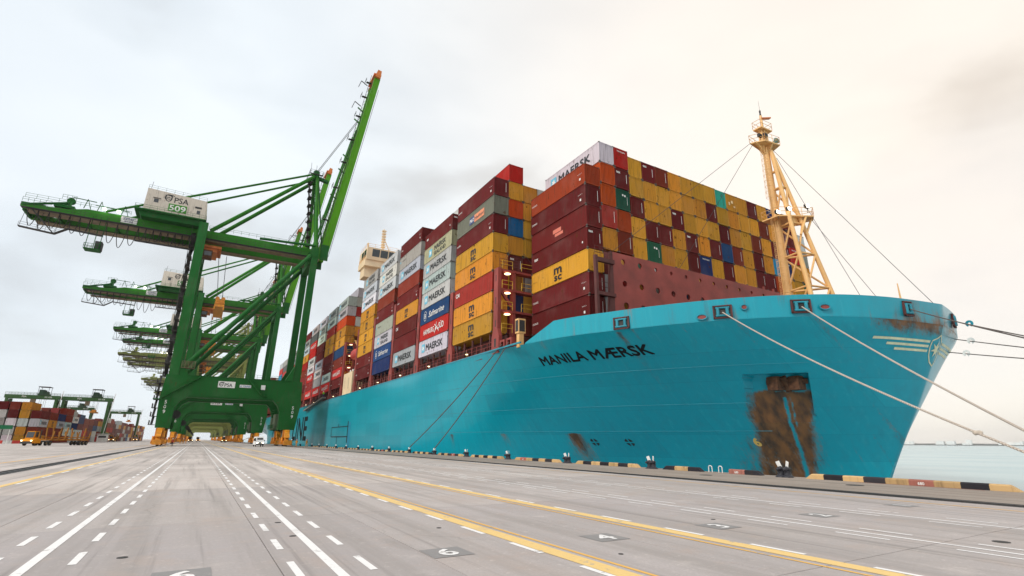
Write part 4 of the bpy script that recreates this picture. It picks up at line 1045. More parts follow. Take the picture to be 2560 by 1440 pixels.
for ci in range(1, 19):
    for t in range(3): x = X_FB+CP*ci; bx.append((x, x+2.438, Y_FB, Y_FB+12.1, Z_FB+TP*t, Z_FB+TP*t+2.8, rnd.choice(pal)))
box_mass('containers_inboard', bx)
# ------------------------------------------------------------------ ship-to-shore cranes
GREEN = (.016, .125, .026); OLIVE = (.25, .28, .08); OX = 6.26; YS_ = 1.26; GREEN_LIT = (.085, .30, .012); GREEN_LIT2 = (.032, .19, .018)  # boom, girders and A-frame: brighter light up high put into the green
def crane_proto():
    root = empty('quay_crane')
    P, D = M['paint'], M['dark']
    def fin(mb, name, m, parent=None, col=GREEN, smooth=False, each=False):
        mb.v = [(x-OX, y*YS_, z) for x, y, z in mb.v]
        if each: return mb.each(name, m, parent or root, smooth, col)
        return mb.build(name, m, parent or root, smooth, col)
    YN, YF = 0.0, 13.5
    # travel gear: balance beam, four bogies, wheels at each corner
    for xr in (X_LR, X_RR):
        for yc in (YN, YF):
            mb = MB(); mb.prism([(yc-3.2, 2.2), (yc+3.2, 2.2), (yc+2.2, 3.4), (yc+.9, 4.25), (yc-.9, 4.25), (yc-2.2, 3.4)], 'x', xr-.55, xr+.55)
            for k in (-1, 1): mb.prism([(yc+k*2.1-1.5, .75), (yc+k*2.1+1.5, .75), (yc+k*2.1+.5, 2.2), (yc+k*2.1-.5, 2.2)], 'x', xr-.45, xr+.45)
            for k in (-1, 1): mb.box(xr+k*.75-.12, xr+k*.75+.12, yc-.8, yc+.8, .9, 4.2)
            g = fin(mb, 'travel_bogie', M['amber'])
            w = MB()
            for k in range(6): w.lathe([(.36, -.09), (.36, .09)], (xr, yc-3.0+k*1.2, .372), 14, 'x')
            fin(w, 'wheel', M['dark'], g, each=True)
            mt = MB()
            for k in (-1, 1): mt.box(xr-1.35, xr-.6, yc+k*1.5-.4, yc+k*1.5+.4, .5, 1.3); mt.tube((xr-1.0, yc+k*1.5, 1.3), (xr-1.0, yc+k*1.5, 2.3), .28, n=10)
            mt.box(xr-.9, xr+.9, yc-3.9, yc-3.3, .35, 1.5); mt.box(xr+.6, xr+1.3, yc-2.6, yc-1.4, .5, 1.6)
            fin(mt, 'drive_motor', M['amber'], g)
            cv = MB(); cv.box(xr-.9, xr-.62, yc-.5, yc+.5, 1.9, 4.2).tube((xr+.2, yc-1.0, 2.3), (xr+.2, yc-1.0, 4.2), .14, n=8).tube((xr-.3, yc-.95, 2.2), (xr-.3, yc-.95, 4.2), .12, n=8); fin(cv, 'hydraulic_column', M['brown'], g)
    # two portal frames
    for yc in (YN, YF):
        pf = [(-9.1, 4.25), (-9.4, 11), (-8.85, 17.1), (22.9, 17.1), (23.2, 11), (22.3, 4.25), (18.3, 4.25), (18.1, 8.8), (17.3, 10.6), (16.2, 11.7), (-3.6, 11.7), (-5.0, 10.7), (-5.9, 9.2), (-6.1, 4.25)]
        p = fin(MB().prism(pf, 'y', yc-.85, yc+.85), 'portal_frame', P)
        rb = MB()
        rb.prism([(-9.0, 9.3), (-5.9, 9.3), (-5.9, 9.45), (-9.0, 9.45)], 'y', yc-.89, yc-.851); rb.box(-3.4, 16, yc-1.05, yc-.851, 11.9, 12.15); rb.box(18.2, 22.5, yc-.88, yc-.851, 8.9, 9.0)
        fin(rb, 'flange', P, p)
        for xr, s in ((X_LR+.35, -1), (X_RR+.0, 1)):
            fin(MB().lathe([(.75, yc-.95), (.7, yc-.851)], (xr, 0, 5.9), 16, 'y'), 'pin_boss', P, p)
        # upper legs
        fin(MB().beam((-7.45, yc, 17.1), (-7.3, yc, 58.6), 1.3, 2.1, up=(1, 0, 0)), 'landside_leg', P)
        fin(MB().beam((21.45, yc, 17.1), (22.1, yc, 57.0), 1.3, 1.8, up=(1, 0, 0)), 'seaside_leg', P)
        fin(MB().prism([(-6.25, 17.1), (-4.2, 17.1), (-6.25, 21.2)], 'y', yc-.5, yc+.5).prism([(18.4, 17.1), (20.5, 17.1), (20.55, 21.5)], 'y', yc-.74, yc+.74), 'gusset', P, each=True)
        fin(MB().tube((-5.6, yc, 19.2), (21.0, yc, 54.6), .64, n=16), 'diagonal_brace', P, smooth=True)
        fin(MB().beam((21.0, yc, 54.6), (22.1, yc, 55.6), 1.5, 2.2), 'brace_node', P)
        fin(MB().tube((7.0, (3.6 if yc < 5 else 9.9), 58.7), (22.0, yc+.2, 58.0), .36, n=12), 'upper_strut', P, smooth=True)
    # sill beams along the rails and cabinets on them
    for xr in (X_LR+.3, X_RR): fin(MB().box(xr-.75, xr+.75, YN+.86, YF-.86, 4.4, 6.4), 'sill_beam', P)
    mb = MB(); mb.box(17.6, 18.25, 1.5, 6, 4.8, 8.4).box(17.4, 18.2, 6.5, 9, 5, 7.6); mb.box(17.3, 18.4, .9, 11, 4.45, 4.6); c_ = fin(mb, 'electric_cabinet', M['paint'], col=(.13, .17, .10))
    fin(MB().rail([(17.2, .9, 4.6), (17.2, 11, 4.6)], 1.1, 1, .04).rail([(17.2, 1.5, 8.4), (17.2, 9, 8.4)], 1.1, 1, .04), 'railing', P, c_)
    # cable reel
    fin(MB().lathe([(1.05, 2.2), (1.05, 2.3), (.4, 2.35), (.4, 2.75), (1.05, 2.8), (1.05, 2.9)], (-5.4, 0, 7.6), 20, 'y'), 'cable_reel', D)
    # cross beams
    for x, z0, z1 in ((-7.4, 50.6, 53.9), (21.9, 52.6, 55.4)): fin(MB().box(x-.9, x+.9, YN+.76, YF-.76, z0, z1), 'cross_beam', P)
    fin(MB().box(-8.2, -6.7, YN+.86, YF-.86, 14.2, 16.8).box(20.6, 22.2, YN+.86, YF-.86, 14.2, 16.8), 'portal_tie', P, each=True)
    # twin girders
    for y0 in (2.9, 9.2):
        g = fin(MB().prism([(-45.5, 55.6), (-38, 55.5), (24.3, 55.2), (24.3, 58.0), (-33.0, 57.8), (-36.5, 56.9), (-45.5, 56.3)], 'y', y0, y0+1.4), 'girder', P, col=GREEN_LIT2)
        fin(MB().box(-44, 24.0, y0-.3, y0+1.7, 54.75, 55.05), 'bottom_flange', M['brown'], g)
    mb = MB()
    for x in (-45.2, -39, -33, -27): mb.box(x-.25, x+.25, 4.3, 9.2, 55.3, 56)
    fin(mb, 'girder_tie', P, each=True)
    mb = MB().rail([(-45, 2.6, 58.0), (-24, 2.6, 58.1)], 1.1, 2, .035).rail([(-6, 2.6, 58.2), (24, 2.6, 58.3)], 1.1, 2, .035); fin(mb, 'girder_railing', P)
    mb = MB().box(-45, 23.5, 1.5, 2.45, 55.0, 55.1); mb.rail([(-45, 1.5, 55.1), (23, 1.5, 55.1)], 1.1, 2.4, .035); fin(mb, 'walkway', D)
    # rear catwalks hung under the back reach
    mb = MB()
    for pts in ([(-44.5, 50.2), (-37.8, 49.6), (-35.5, 51.4), (-28.5, 51.0)], [(-22.0, 51.3), (-8.8, 51.3)]):
        for (xa, za), (xb, zb) in zip(pts, pts[1:]):
            mb.beam((xa, 2.2, za), (xb, 2.2, zb), .9, .18); mb.rail([(xa, 1.8, za), (xb, 1.8, zb)], 1.1, 1.5, .03)
            k = max(1, int((xb-xa)/2.6))
            for i in range(k+1): x = xa+(xb-xa)*i/k; mb.tube((x, 2.3, za+(zb-za)*i/k), (x+.2, 3, 55), .05, n=4)
    mb.beam((-42.8, 2.2, 54.8), (-38, 2.2, 49.7), .5, .25); fin(mb, 'hanging_catwalk', D)
    # service cage at the rear and boom hoist frame
    mb = MB(); mb.rail([(-31.6, 1.5, 47.2), (-28.4, 1.5, 47.2), (-28.4, 3.8, 47.2), (-31.6, 3.8, 47.2), (-31.6, 1.5, 47.2)], 1.2, .8, .05); mb.box(-31.6, -28.4, 1.5, 3.8, 47.0, 47.2)
    for x in (-31.4, -29.8, -28.6): mb.tube((x, 1.8, 47.2), (x+.1, 2.4, 56), .09, n=5)
    cg = fin(mb, 'service_cage', P); fin(MB().box(-29.6, -28.2, 1.9, 3.6, 47.3, 49.4), 'winch', D, cg)
    mb = MB(); mb.beam((-38.8, 4, 57), (-37.6, 6.5, 60.6), .45, .45).beam((-36.8, 4, 57), (-37.4, 6.5, 60.6), .45, .45).beam((-38.8, 9, 57), (-37.6, 6.5, 60.6), .45, .45).lathe([(.9, 6.2), (.9, 6.8)], (-37.5, 0, 60.7), 12, 'y').box(-39.6, -35.6, 3, 10.4, 57.2, 57.9)
    mb.rail([(-39, 5, 60.4), (-36.2, 5, 60.4)], 1.2, .9, .04).tube((-45.2, 3, 56.2), (-37, 3.2, 58.6), .3, n=8).box(-45.5, -41, 3, 10.4, 56.4, 56.9)
    hf = fin(mb, 'rope_sheave_frame', P); fin(MB().rail([(-45.4, 2.8, 57), (-40, 2.8, 57)], 1.1, 1, .04), 'railing', P, hf)
    mb = MB()
    for x in (-33.4, -30.6, -25.6): mb.beam((x-.5, 3.2, 58), (x, 3.2, 60.6), .14, .14).beam((x+.9, 3.2, 58), (x, 3.2, 60.6), .14, .14)
    mb.beam((-36.4, 3.2, 60.4), (-31.6, 3.2, 60.2), .16, .16).beam((-31.7, 3.2, 59.4), (-24.5, 3.2, 59.2), .16, .16); fin(mb, 'rope_support', P)
    # machinery house on its platform
    mh = fin(MB().prism([(-21.6, 59.5), (-7.6, 59.5), (-7.6, 65.4), (-21.4, 66.0)], 'y', .9, 12.6), 'machinery_house', M['paint'], col=(.80, .72, .62))
    fin(MB().box(-23.2, -7.0, -.4, 13.4, 59.15, 59.45), 'house_platform', P, mh)
    fin(MB().prism([(-21.6, 57.7), (-8.4, 57.7), (-7.4, 59.15), (-22.4, 59.15)], 'y', .6, 12.9), 'underframe', P, mh)
    fin(MB().rail([(-23.1, -.3, 59.45), (-7.1, -.3, 59.45), (-7.1, 6, 59.45)], 1.1, 1.6, .03).rail([(-23.1, -.3, 59.45), (-23.1, 13, 59.45)], 1.1, 2, .03).rail([(-21.3, 1, 65.95), (-7.7, 1, 65.4)], 1.1, 1.8, .03), 'railing', P, mh)
    fin(MB().box(-19.6, -18.6, .86, .899, 62.3, 63.3).box(-9.6, -8.8, .86, .899, 61.2, 62.2), 'house_window', M['glass'], mh, each=True)
    fin(MB().box(-10.2, -8.6, .85, .899, 62.8, 63.3).box(-19.9, -18.2, .70, .899, 63.5, 63.6), 'louvre', M['dark'], mh)
    fin(MB().tube((-20.8, 1.2, 66), (-20.6, 1.2, 68.2), .05, n=5), 'aerial', D, mh)
    # A-frame
    for yc, yt in ((YN+.6, 4.6), (YF-.6, 8.9)):
        fin(MB().tube((22.2, yc, 57.0), (20.6, yt, 84.2), .58, .46, 14), 'mast_post', P, smooth=True, col=GREEN_LIT2)
        fin(MB().tube((20.4, yt, 84.0), (-5.6, (3.6 if yt < 6 else 9.9), 58.3), .56, n=14), 'back_leg', P, smooth=True, col=GREEN_LIT2)
        fin(MB().tube((20.2, yt, 84.6), (-29.5, (3.6 if yt < 6 else 9.9), 58.3), .30, n=10), 'back_stay', P, smooth=True, col=GREEN_LIT2)
        fin(MB().beam((24.6, yt, 60), (21.0, yt, 83.5), .35, .35).beam((23.4, yt, 60), (20.9, yt, 82), .3, .3), 'boom_stay', P, each=True)
    mb = MB().box(19.6, 21.2, 4.0, 9.5, 83.4, 85.2); mb.lathe([(1.0, 5.2), (1.0, 5.8)], (20.4, 0, 85.4), 14, 'y').lathe([(1.0, 7.6), (1.0, 8.2)], (20.4, 0, 85.4), 14, 'y').beam((21, 6.7, 84.6), (24.6, 6.7, 83.9), .9, .9); fin(mb, 'apex_beam', P)
    fin(MB().rail([(18.2, 3.4, 84), (18.2, 10, 84), (22.2, 10, 84), (22.2, 3.4, 84), (18.2, 3.4, 84)], 1.2, 1.3, .04).box(18.2, 22.2, 3.4, 3.9, 83.8, 83.95).tube((18.4, 3.6, 84), (18.3, 3.6, 87.6), .05, n=4).tube((20, 3.6, 85), (20, 3.6, 87), .05, n=4), 'apex_platform', D)
    mb = MB()                                                       # ladder up the A-frame
    for i in range(9):
        z = 59+i*2.8; x = 21.4-1.6*i/9; mb.box(x-1.7, x-.5, 2.0+.3*i, 4.4+.3*i, z, z+.12); mb.beam((x-1.4, 2.2+.3*i, z), (x-1.4, 4.4+.3*i, z+2.8), .5, .12); mb.rail([(x-1.7, 2.0+.3*i, z), (x-.5, 2.0+.3*i, z)], 1.1, .6, .03)
    fin(mb, 'mast_stair', D)
    # boom raised
    b0, b1_ = Vector((25.2, 0, 57.2)), Vector((36.4, 0, 127.5)); dr = (b1_-b0).normalized(); nr = Vector((dr.z, 0, -dr.x))
    for y0 in (4.0, 9.4): fin(MB().beam(b0+Vector((0, y0, 0)), b1_+Vector((0, y0, 0)), 1.2, 2.5, 1.2, 2.0, up=nr), 'boom_girder', P, col=GREEN_LIT)
    mb = MB()
    for i in range(15): q = b0.lerp(b1_, (i+.5)/15); mb.beam(q+Vector((0, 4.6, 0)), q+Vector((0, 8.8, 0)), .5, .6, up=nr)
    fin(mb, 'boom_tie', P, each=True, col=GREEN_LIT)
    fin(MB().beam(b1_+Vector((-.2, 3.4, 0)), b1_+dr*3.2+Vector((-.1, 3.4, 0)), 1.4, 2.1, 1.2, 1.3, up=nr).beam(b1_+Vector((-.2, 9.9, 0)), b1_+dr*3.2+Vector((-.1, 9.9, 0)), 1.4, 2.1, 1.2, 1.3, up=nr).box(35.0, 37.6, 3.4, 9.9, 129, 129.5), 'boom_tip', M['orange'])
    mb = MB()                                                       # walkways, hangers and rope gear on the raised boom
    for i in range(46):
        q = b0.lerp(b1_, .03+i/46*.95)-nr*1.35; mb.beam(q+Vector((0, 3.2, 0)), q+Vector((0, 4.4, 0)), .1, .1); mb.tube(q+Vector((0, 3.3, 0)), q-nr*.9+Vector((0, 3.3, 0)), .05, n=4)
    for o_ in (1.4, 2.3): mb.tube(b0-nr*o_+Vector((0, 3.3, 0)), b1_-nr*o_+Vector((0, 3.3, 0)), .07, n=4)
    for i in range(23):
        qa = b0.lerp(b1_, .03+i/23*.93); qb = b0.lerp(b1_, .03+(i+1)/23*.93)
        mb.tube(qa-nr*1.4+Vector((0, 3.3, 0)), qb-nr*2.3+Vector((0, 3.3, 0)), .05, n=4)
    for f_ in (.16, .33, .47, .60, .74, .86, .95):
        q = b0.lerp(b1_, f_)-nr*2.0; mb.box(q.x-1.3, q.x+.4, 3.0, 3.8, q.z, q.z+.1); mb.rail([(q.x-1.5, 2.6, q.z), (q.x-1.5, 4.6, q.z)], 1.2, .9, .05)
    for f_ in (.80, .93): q = b0.lerp(b1_, f_)-nr*2.6; mb.beam(q+Vector((0, 3.4, 0)), q+Vector((-2.2, 3.4, 1.2)), .2, .2); mb.beam(q+Vector((-2.2, 3.4, 1.2)), q+Vector((-3.0, 3.4, -1.6)), .2, .2)
    fin(mb, 'boom_walkway', D)
    mb = MB()
    for o_, y0 in ((2.6, 4.6), (2.9, 8.6)): mb.tube(b0-nr*(o_+.3)+dr*2+Vector((0, y0, 0)), b0-nr*1.6+dr*48+Vector((0, y0, 0)), .28, n=8)
    for f_ in (.28, .42, .50, .71, .78): q = b0.lerp(b1_, f_); mb.beam(q-nr*1.2+Vector((0, 4, 0)), q-nr*3.4+dr*1.0+Vector((0, 4, 0)), .35, .3)
    fin(mb, 'forestay_link', P, each=True, col=GREEN_LIT2)
    fin(MB().rail([(0, 0, 0), (0, 0, 0.01)], .01, 1, .01) if 0 else MB().tube(b0+nr*1.6+Vector((0, 4, 0)), b1_-dr*4+nr*1.5+Vector((0, 4, 0)), .07, n=4), 'boom_handrail', D)
    mb = MB(); q = b0.lerp(b1_, .77)-nr*1.4
    for y0 in (5.2, 5.6, 7.8, 8.2): mb.tube((20.6, y0, 86.2), q+Vector((0, y0, 0)), .06, n=4)
    fin(mb, 'boom_hoist_rope', M['wire'], each=True)
    fin(MB().box(24.2, 26.4, 2.6, 3.0, 55, 60).box(24.2, 26.4, 10.5, 10.9, 55, 60), 'hinge_plate', P, each=True)
    # trolley, cab, ropes, spreader
    mb = MB().box(-7.2, -2.2, 3.2, 10.3, 53.2, 53.9).box(-6.8, -3.2, 3.6, 9.9, 52.2, 53.2); tr = fin(mb, 'trolley', M['orange'])
    fin(MB().box(-6.4, -4.2, 2.6, 4.8, 50.0, 52.2), 'operator_cab', M['rust'], tr); fin(MB().box(-6.2, -4.4, 2.56, 2.599, 50.6, 51.8), 'cab_window', M['glass'], tr)
    mb = MB()
    for x in (-1.6, .9):
        for y0 in (4.6, 5.0, 8.5, 8.9): mb.tube((x*.8-1.4, y0, 53.3), (x*.5-.3, y0, 40), .035, n=4)
    fin(mb, 'hoist_rope', M['wire'], each=True)
    sp_ = fin(MB().box(-1.5, .9, .7, 12.8, 36.0, 36.7).box(-1.1, .5, 3.6, 9.9, 36.7, 37.4).box(-1.4, .8, 4.4, 9.1, 37.9, 39.0), 'spreader', M['amber'])
    mb = MB()
    for x in (-1.0, .4):
        for y0 in (4.8, 8.7): mb.lathe([(.55, -.12), (.55, .12)], (x, y0, 39.4), 12, 'y')
    for x in (-1.4, .8):
        for y0 in (.9, 12.6): mb.box(x-.15, x+.15, y0-.2, y0+.2, 35.2, 36)
    fin(mb, 'sheave', M['amber'], sp_, each=True)
    # festoon loops
    mb = MB()
    def loops(xa, xb, n_, dp):
        d = (xb-xa)/n_
        for i in range(n_):
            x0_ = xa+i*d; mb.path([(x0_+d*t/10, 1.9, 54.9-dp*(1+.15*math.sin(i*1.7))*math.sin(math.pi*t/10)**.7) for t in range(11)], .085, 4, False)
    loops(-43.6, -31.6, 6, 4.3); loops(-28.2, -21.6, 3, 5.6); loops(-21.6, -8.6, 8, 3.4); fin(mb, 'festoon_cable', M['cable'], each=True)
    fin(MB().box(-44, 23, 1.75, 2.05, 54.8, 54.95), 'festoon_rail', D)
    # floodlights on the girder
    mb = MB()
    for x in (-29.6, -26.6): mb.box(x-.35, x+.35, 2.3, 2.7, 58.2, 58.7)
    fin(mb, 'floodlight', M['lampw'], each=True)
    # stair tower on the landside leg
    mb = MB()
    for i in range(14):
        z = 17+i*2.9; xs0 = -8.75
        mb.box(xs0-1.1, xs0, 1.0, 4.4, z, z+.1); s_ = 1 if i % 2 else -1
        mb.beam((xs0-.55, 2.7-1.6*s_, z), (xs0-.55, 2.7+1.6*s_, z+2.9), .8, .18); mb.rail([(xs0-1.1, 1.0, z), (xs0-1.1, 4.4, z)], 1.1, .8, .035)
        for k in range(5): mb.box(xs0-1.0, xs0-.1, 2.6-1.6*s_+s_*k*.7-.1, 2.6-1.6*s_+s_*k*.7+.1, z+.4+k*.55, z+.46+k*.55)
    mb.tube((-9.85, 1.0, 17), (-9.85, 1.0, 58), .06, n=4).tube((-9.85, 4.4, 17), (-9.85, 4.4, 58), .06, n=4); fin(mb, 'stair_tower', D)
    mb = MB()
    for i in range(6):
        z = 5+i*2; mb.rail([(-10.6, -.2, z), (-10.6, 2.2, z)], 1, .8, .04); mb.box(-10.7, -9.3, -.2, 2.2, z-.08, z)
        mb.beam((-10.0, 0, z), (-10.0, 2.0, z+2), .5, .12)
    fin(mb, 'leg_ladder', D)
    # stairways on the portal face
    def stair(xa, za, xb, zb):
        s_ = MB().beam((xa, -1.25, za), (xb, -1.25, zb), .7, .28); s_.rail([(xa, -1.6, za), (xb, -1.6, zb)], 1.0, 1.1, .03); fin(s_, 'stairway', P)
    stair(-9.2, 11.2, -1.5, 16.9); stair(9.4, 16.9, 13.0, 13.0)
    fin(MB().box(-10.6, -8.8, -1.7, -.9, 10.95, 11.1).box(13.0, 14.4, -1.6, -.9, 12.8, 12.95).box(-4.5, 20, -1.0, -.86, 17.1, 17.2).rail([(-4.2, -.9, 17.12), (18.4, -.9, 17.12)], 1.1, 1.7, .03).rail([(-6, 14.2, 17.12), (18.4, 14.2, 17.12)], 1.1, 1.7, .03), 'landing', P, each=True)
    fin(MB().rail([(-6.1, -.9, 19), (-3.2, -.9, 19)], 1.6, .6, .05, 4).box(-6.2, -3.2, -.9, .9, 18.9, 19), 'yellow_platform', M['brown'])
    fin(MB().box(12.7, 13.7, -1.2, -.86, 14.4, 15.6), 'control_box', M['white']); 
    # signs
    def board(x0, x1, z0, z1, m, y=-.9, nm='sign_board'): return fin(MB().box(x0, x1, y, y+.045, z0, z1), nm, m)
    s1 = board(2.6, 6.5, 14.5, 16.1, M['white']); F = Flat(); psa_logo(F, 2.75-OX, 14.75, 1.15); obj('lettering', F.mesh('lettering', [M['black']], (0, -.9*YS_-.006, 0), off=.01), s1)
    s2 = board(7.6, 10.3, 14.75, 15.45, M['white']); obj('lettering', Flat().text('65 TONNES', 8.95-OX, 14.88, .42, bold=.02, width=2.4).mesh('lettering', [mat('sign_blue', (.02, .08, .35), .5)], (0, -.9*YS_-.006, 0), off=.01), s2)
    s3 = board(-25.9, -22.4, 55.9, 57.6, M['white'], 2.82); obj('lettering', Flat().text('ZPMC', -24.15-OX, 56.75, .62, bold=.02, width=2.7).text('振华港机', -24.15-OX, 56.1, .4, width=1.9).mesh('lettering', [mat('sign_navy', (.02, .05, .16), .5)], (0, 2.82*YS_-.006, 0), off=.01), s3)
    F = Flat(); psa_logo(F, -17.6-OX, 63.2, 2.1); obj('lettering', F.mesh('lettering', [M['black']], (0, .9*YS_-.006, 0), off=.01), mh)
    fin(MB().box(-16.2, -12.0, .82, .899, 60.6, 62.7), 'number_panel', M['paint'], mh, (.06, .25, .035))
    return root
def crane_numbers(root, num):
    mh = [o for o in CH[root.name] if o.name.startswith('machinery_house')][0]
    if ('n', num) not in _tx: _tx[('n', num)] = Flat().text(num, -14.1-OX, 60.85, 1.6, bold=.025, width=3.7).mesh('crane_number', [M['white']], (0, .82*YS_-.006, 0), off=.01)
    obj('crane_number', _tx[('n', num)], mh)
    F = Flat()
    for k, d in enumerate(num): F.text(d, -7.9-OX, 10.0-k*1.15, .85, bold=.02); F.text(d, 21.3-OX, 9.6-k*1.15, .85, bold=.02)
    obj('crane_number', F.mesh('crane_number', [M['white']], (0, -.85*YS_-.006, 0), off=.01), root)
proto = crane_proto(); index_children()
CRANES = [(153.9, '509', GREEN, 'nearest green quay crane numbered 509 with raised boom and white machinery house'),
          (235, '510', GREEN, 'second green quay crane numbered 510, seen through the legs of the nearest one'),
          (320, '511', GREEN, 'third green quay crane with raised boom, just behind crane 510'),
          (358, '512', GREEN, 'fourth green quay crane from the front, close behind the third')]
far_y = [418, 446, 474, 590, 620, 650, 760, 790, 905, 940]
words = ['nearest', 'second', 'third', 'fourth', 'fifth', 'sixth', 'seventh', 'eighth', 'ninth', 'farthest']
for i, y in enumerate(far_y): CRANES.append((y, None, OLIVE, '%s olive yellow quay crane in the row behind the green cranes' % words[i]))
FARSKIP = ('crane_number', 'hydraulic_column', 'pin_boss', 'flange', 'louvre', 'aerial', 'house_window', 'sheave', 'cab_window', 'winch', 'stairway', 'control_box', 'spreader', 'hoist_rope', 'number_panel', 'mast_stair')
made = []
for i, (y, num, col, lab) in enumerate(CRANES):
    o = proto if i == 0 else copy_tree(proto, None, () if i < 3 else FARSKIP)
    o.location = (OX, y, 0); tag(o, lab, 'crane', 'quay cranes along the berth'); made.append((o, num, col))
index_children()
for o, num, col in made:
    if num: crane_numbers(o, num)
    if col is not GREEN:
        for ch in CH.get(o.name, []):
            for q in [ch]+CH.get(ch.name, []):
                if any(abs(q.color[1]-g_[1]) < 1e-4 and abs(q.color[0]-g_[0]) < 1e-4 for g_ in (GREEN, GREEN_LIT, GREEN_LIT2)): q.color = (*col, 1)
            if ch.name.split('.')[0] in ('girder', 'walkway', 'festoon_rail', 'hanging_catwalk', 'girder_railing', 'rope_sheave_frame', 'girder_tie'): ch.scale.x = 1.16
# ------------------------------------------------------------------ container yard
G_YARD = 'containers stacked in the yard'
YB = []; ycols = 'MKYgWMKSYRWKMNwKMYKr'
def yard_block(x_right, rows, y0, slots, hmin, hmax, real, tag_):
    for s_ in range(slots):
        y = y0+s_*13.1+(6 if s_ >= 9 else 0)
        for r_ in range(rows):
            n = rnd.randint(hmin, hmax)
            for t in range(n):
                x = x_right-1.22-2.84*r_; z = 2.60*t
                ck = rnd.choice('gWgwWgYg' if (s_ == 0 and r_ > 0 and t < 3) else ycols)
                shown = r_ == 0 or s_ == 0 or t >= n-1
                if real and shown and (s_ == 0 or (s_ < 5 and r_ == 0)):
                    pr = 'A' if ck in 'Ww' and r_ == 0 else ('m' if ck == 'Y' and r_ == 0 else None)
                    what = '%s tier up, %s row from right, %s stack' % (ORD[t+1], ORD[r_+1], ('nearest' if s_ == 0 else ORD[s_+1]))
                    o = cont(x, y, z, ck, '%s yard container, %s' % (CN[ck], what), G_YARD, None, None, C40L)
                    if pr: q = obj('lettering', PRR[pr], o)
                elif shown or t >= n-2: YB.append((x-1.219, x+1.219, y, y+12.19, z, z+2.53, ck))
def right_print(nm, F, mats): return F.mesh(nm, mats, (1.219, 0, 0), (0, 1, 0), (0, 0, 1), .012)
PRR = {'A': right_print('lettering', maersk(Flat()).text('MAERSK', .75, .8, 1.0, 2, bold=.03, width=7.0), [M['logo_blue'], M['white'], M['black']]), 'm': right_print('lettering', mscF(), [M['black']])}
yard_block(-45.0, 6, 226, 30, 4, 5, True, 'A')
yard_block(-67.0, 5, 300, 14, 4, 5, False, 'B')
yard_block(-104.0, 6, 330, 8, 3, 5, False, 'C')
box_mass('containers_yard_beyond', YB)

def yard_crane():
    r = empty('yard_crane'); P = M['paint']; col = (.06, .14, .05)
    for x in (-9.4, 9.4):
        for y in (-3.6, 3.6):
            MB().beam((x, y, 2.0), (x, y*.9, 20.6), 1.0, 1.1, 1.1, 1.4, up=(0, 1, 0)).build('leg', P, r, col=col)
            w = MB().box(x-.5, x+.5, y-1.5, y+1.5, 1.1, 2.0).build('wheel_frame', P, r, col=col)
            for k in (-1, 1): MB().lathe([(.35, -.3), (.75, -.25), (.75, .25), (.35, .3)], (x, y+k*.85, .752), 14, 'x').build('wheel', M['tyre'], w)
        MB().box(x-.45, x+.45, -3.2, 3.2, 2.05, 3.0).build('sill_beam', P, r, col=col)
        MB().box(x-.5, x+.5, -3.1, 3.1, 18.6, 19.9).build('end_beam', P, r, col=col)
    for y in (-3.4, 2.2):
        g = MB().box(-10.6, 10.6, y, y+1.2, 20.7, 22.4).build('girder', P, r, col=col); MB().rail([(-10.5, y, 22.4), (10.5, y, 22.4)], 1.2, 2.2, .05).build('railing', P, g, col=col)
    t = MB().box(1.5, 5.5, -3.6, 3.6, 22.5, 23.3).box(1.8, 3.9, -2.6, 2.6, 23.3, 25.2).box(4.1, 5.2, -2.4, 2.0, 23.3, 24.4).build('trolley', P, r, col=(.05, .09, .06))
    MB().box(1.2, 5.8, -3.2, 3.2, 26.6, 26.8).build('canopy', M['dark'], t)
    q = MB()
    for x in (1.5, 5.5):
        for y in (-3, 3): q.tube((x, y, 23.3), (x, y, 26.6), .1, n=5)
    q.each('canopy_post', M['dark'], t)
    MB().box(-.6, 1.2, -3.4, -1.4, 18.2, 20.4).build('operator_cab', M['brown'], t)
    s_ = MB().box(2.3, 4.7, -6.0, 6.0, 14.6, 15.2).box(2.7, 4.3, -2, 2, 15.2, 16.2).build('spreader', M['amber'], r)
    q = MB()
    for x in (2.6, 4.4):
        for y in (-1.8, 1.8): q.tube((x, y, 16.2), (x, y, 22.5), .05, n=4)
    q.each('hoist_rope', M['wire'], r)
    MB().box(10.0, 11.4, -2.2, 2.2, 2.2, 4.6).build('engine_house', P, r, col=col)
    MB().tube((9.9, -4.0, 3), (11.6, -4.2, 24.8), .14, n=6).build('light_pole', M['white'], r)
    F = Flat().text('PSA', -3.2, 21.2, .8, bold=.02).text('SG 428', 6.0, 21.2, .7, bold=.02); obj('lettering', F.mesh('lettering', [M['white']], (0, -3.41, 0), off=.02), r)
    return r
rp_ = yard_crane(); index_children()
for i, (x, y, lab) in enumerate([(-52.6, 352, 'green rubber tyred yard crane straddling the container stacks, the largest one in full view'), (-74.0, 350, 'green yard crane cut off by the left edge of the picture'),
                                 (-52.6, 520, 'smaller green yard crane behind the full-view one, left of the quay crane leg'), (-76, 470, 'distant yard crane seen low behind the leftmost stacks')]):
    o = rp_ if i == 0 else copy_tree(rp_); o.location = (x, y, 0); tag(o, lab, 'yard crane', 'yard cranes over the stacks')

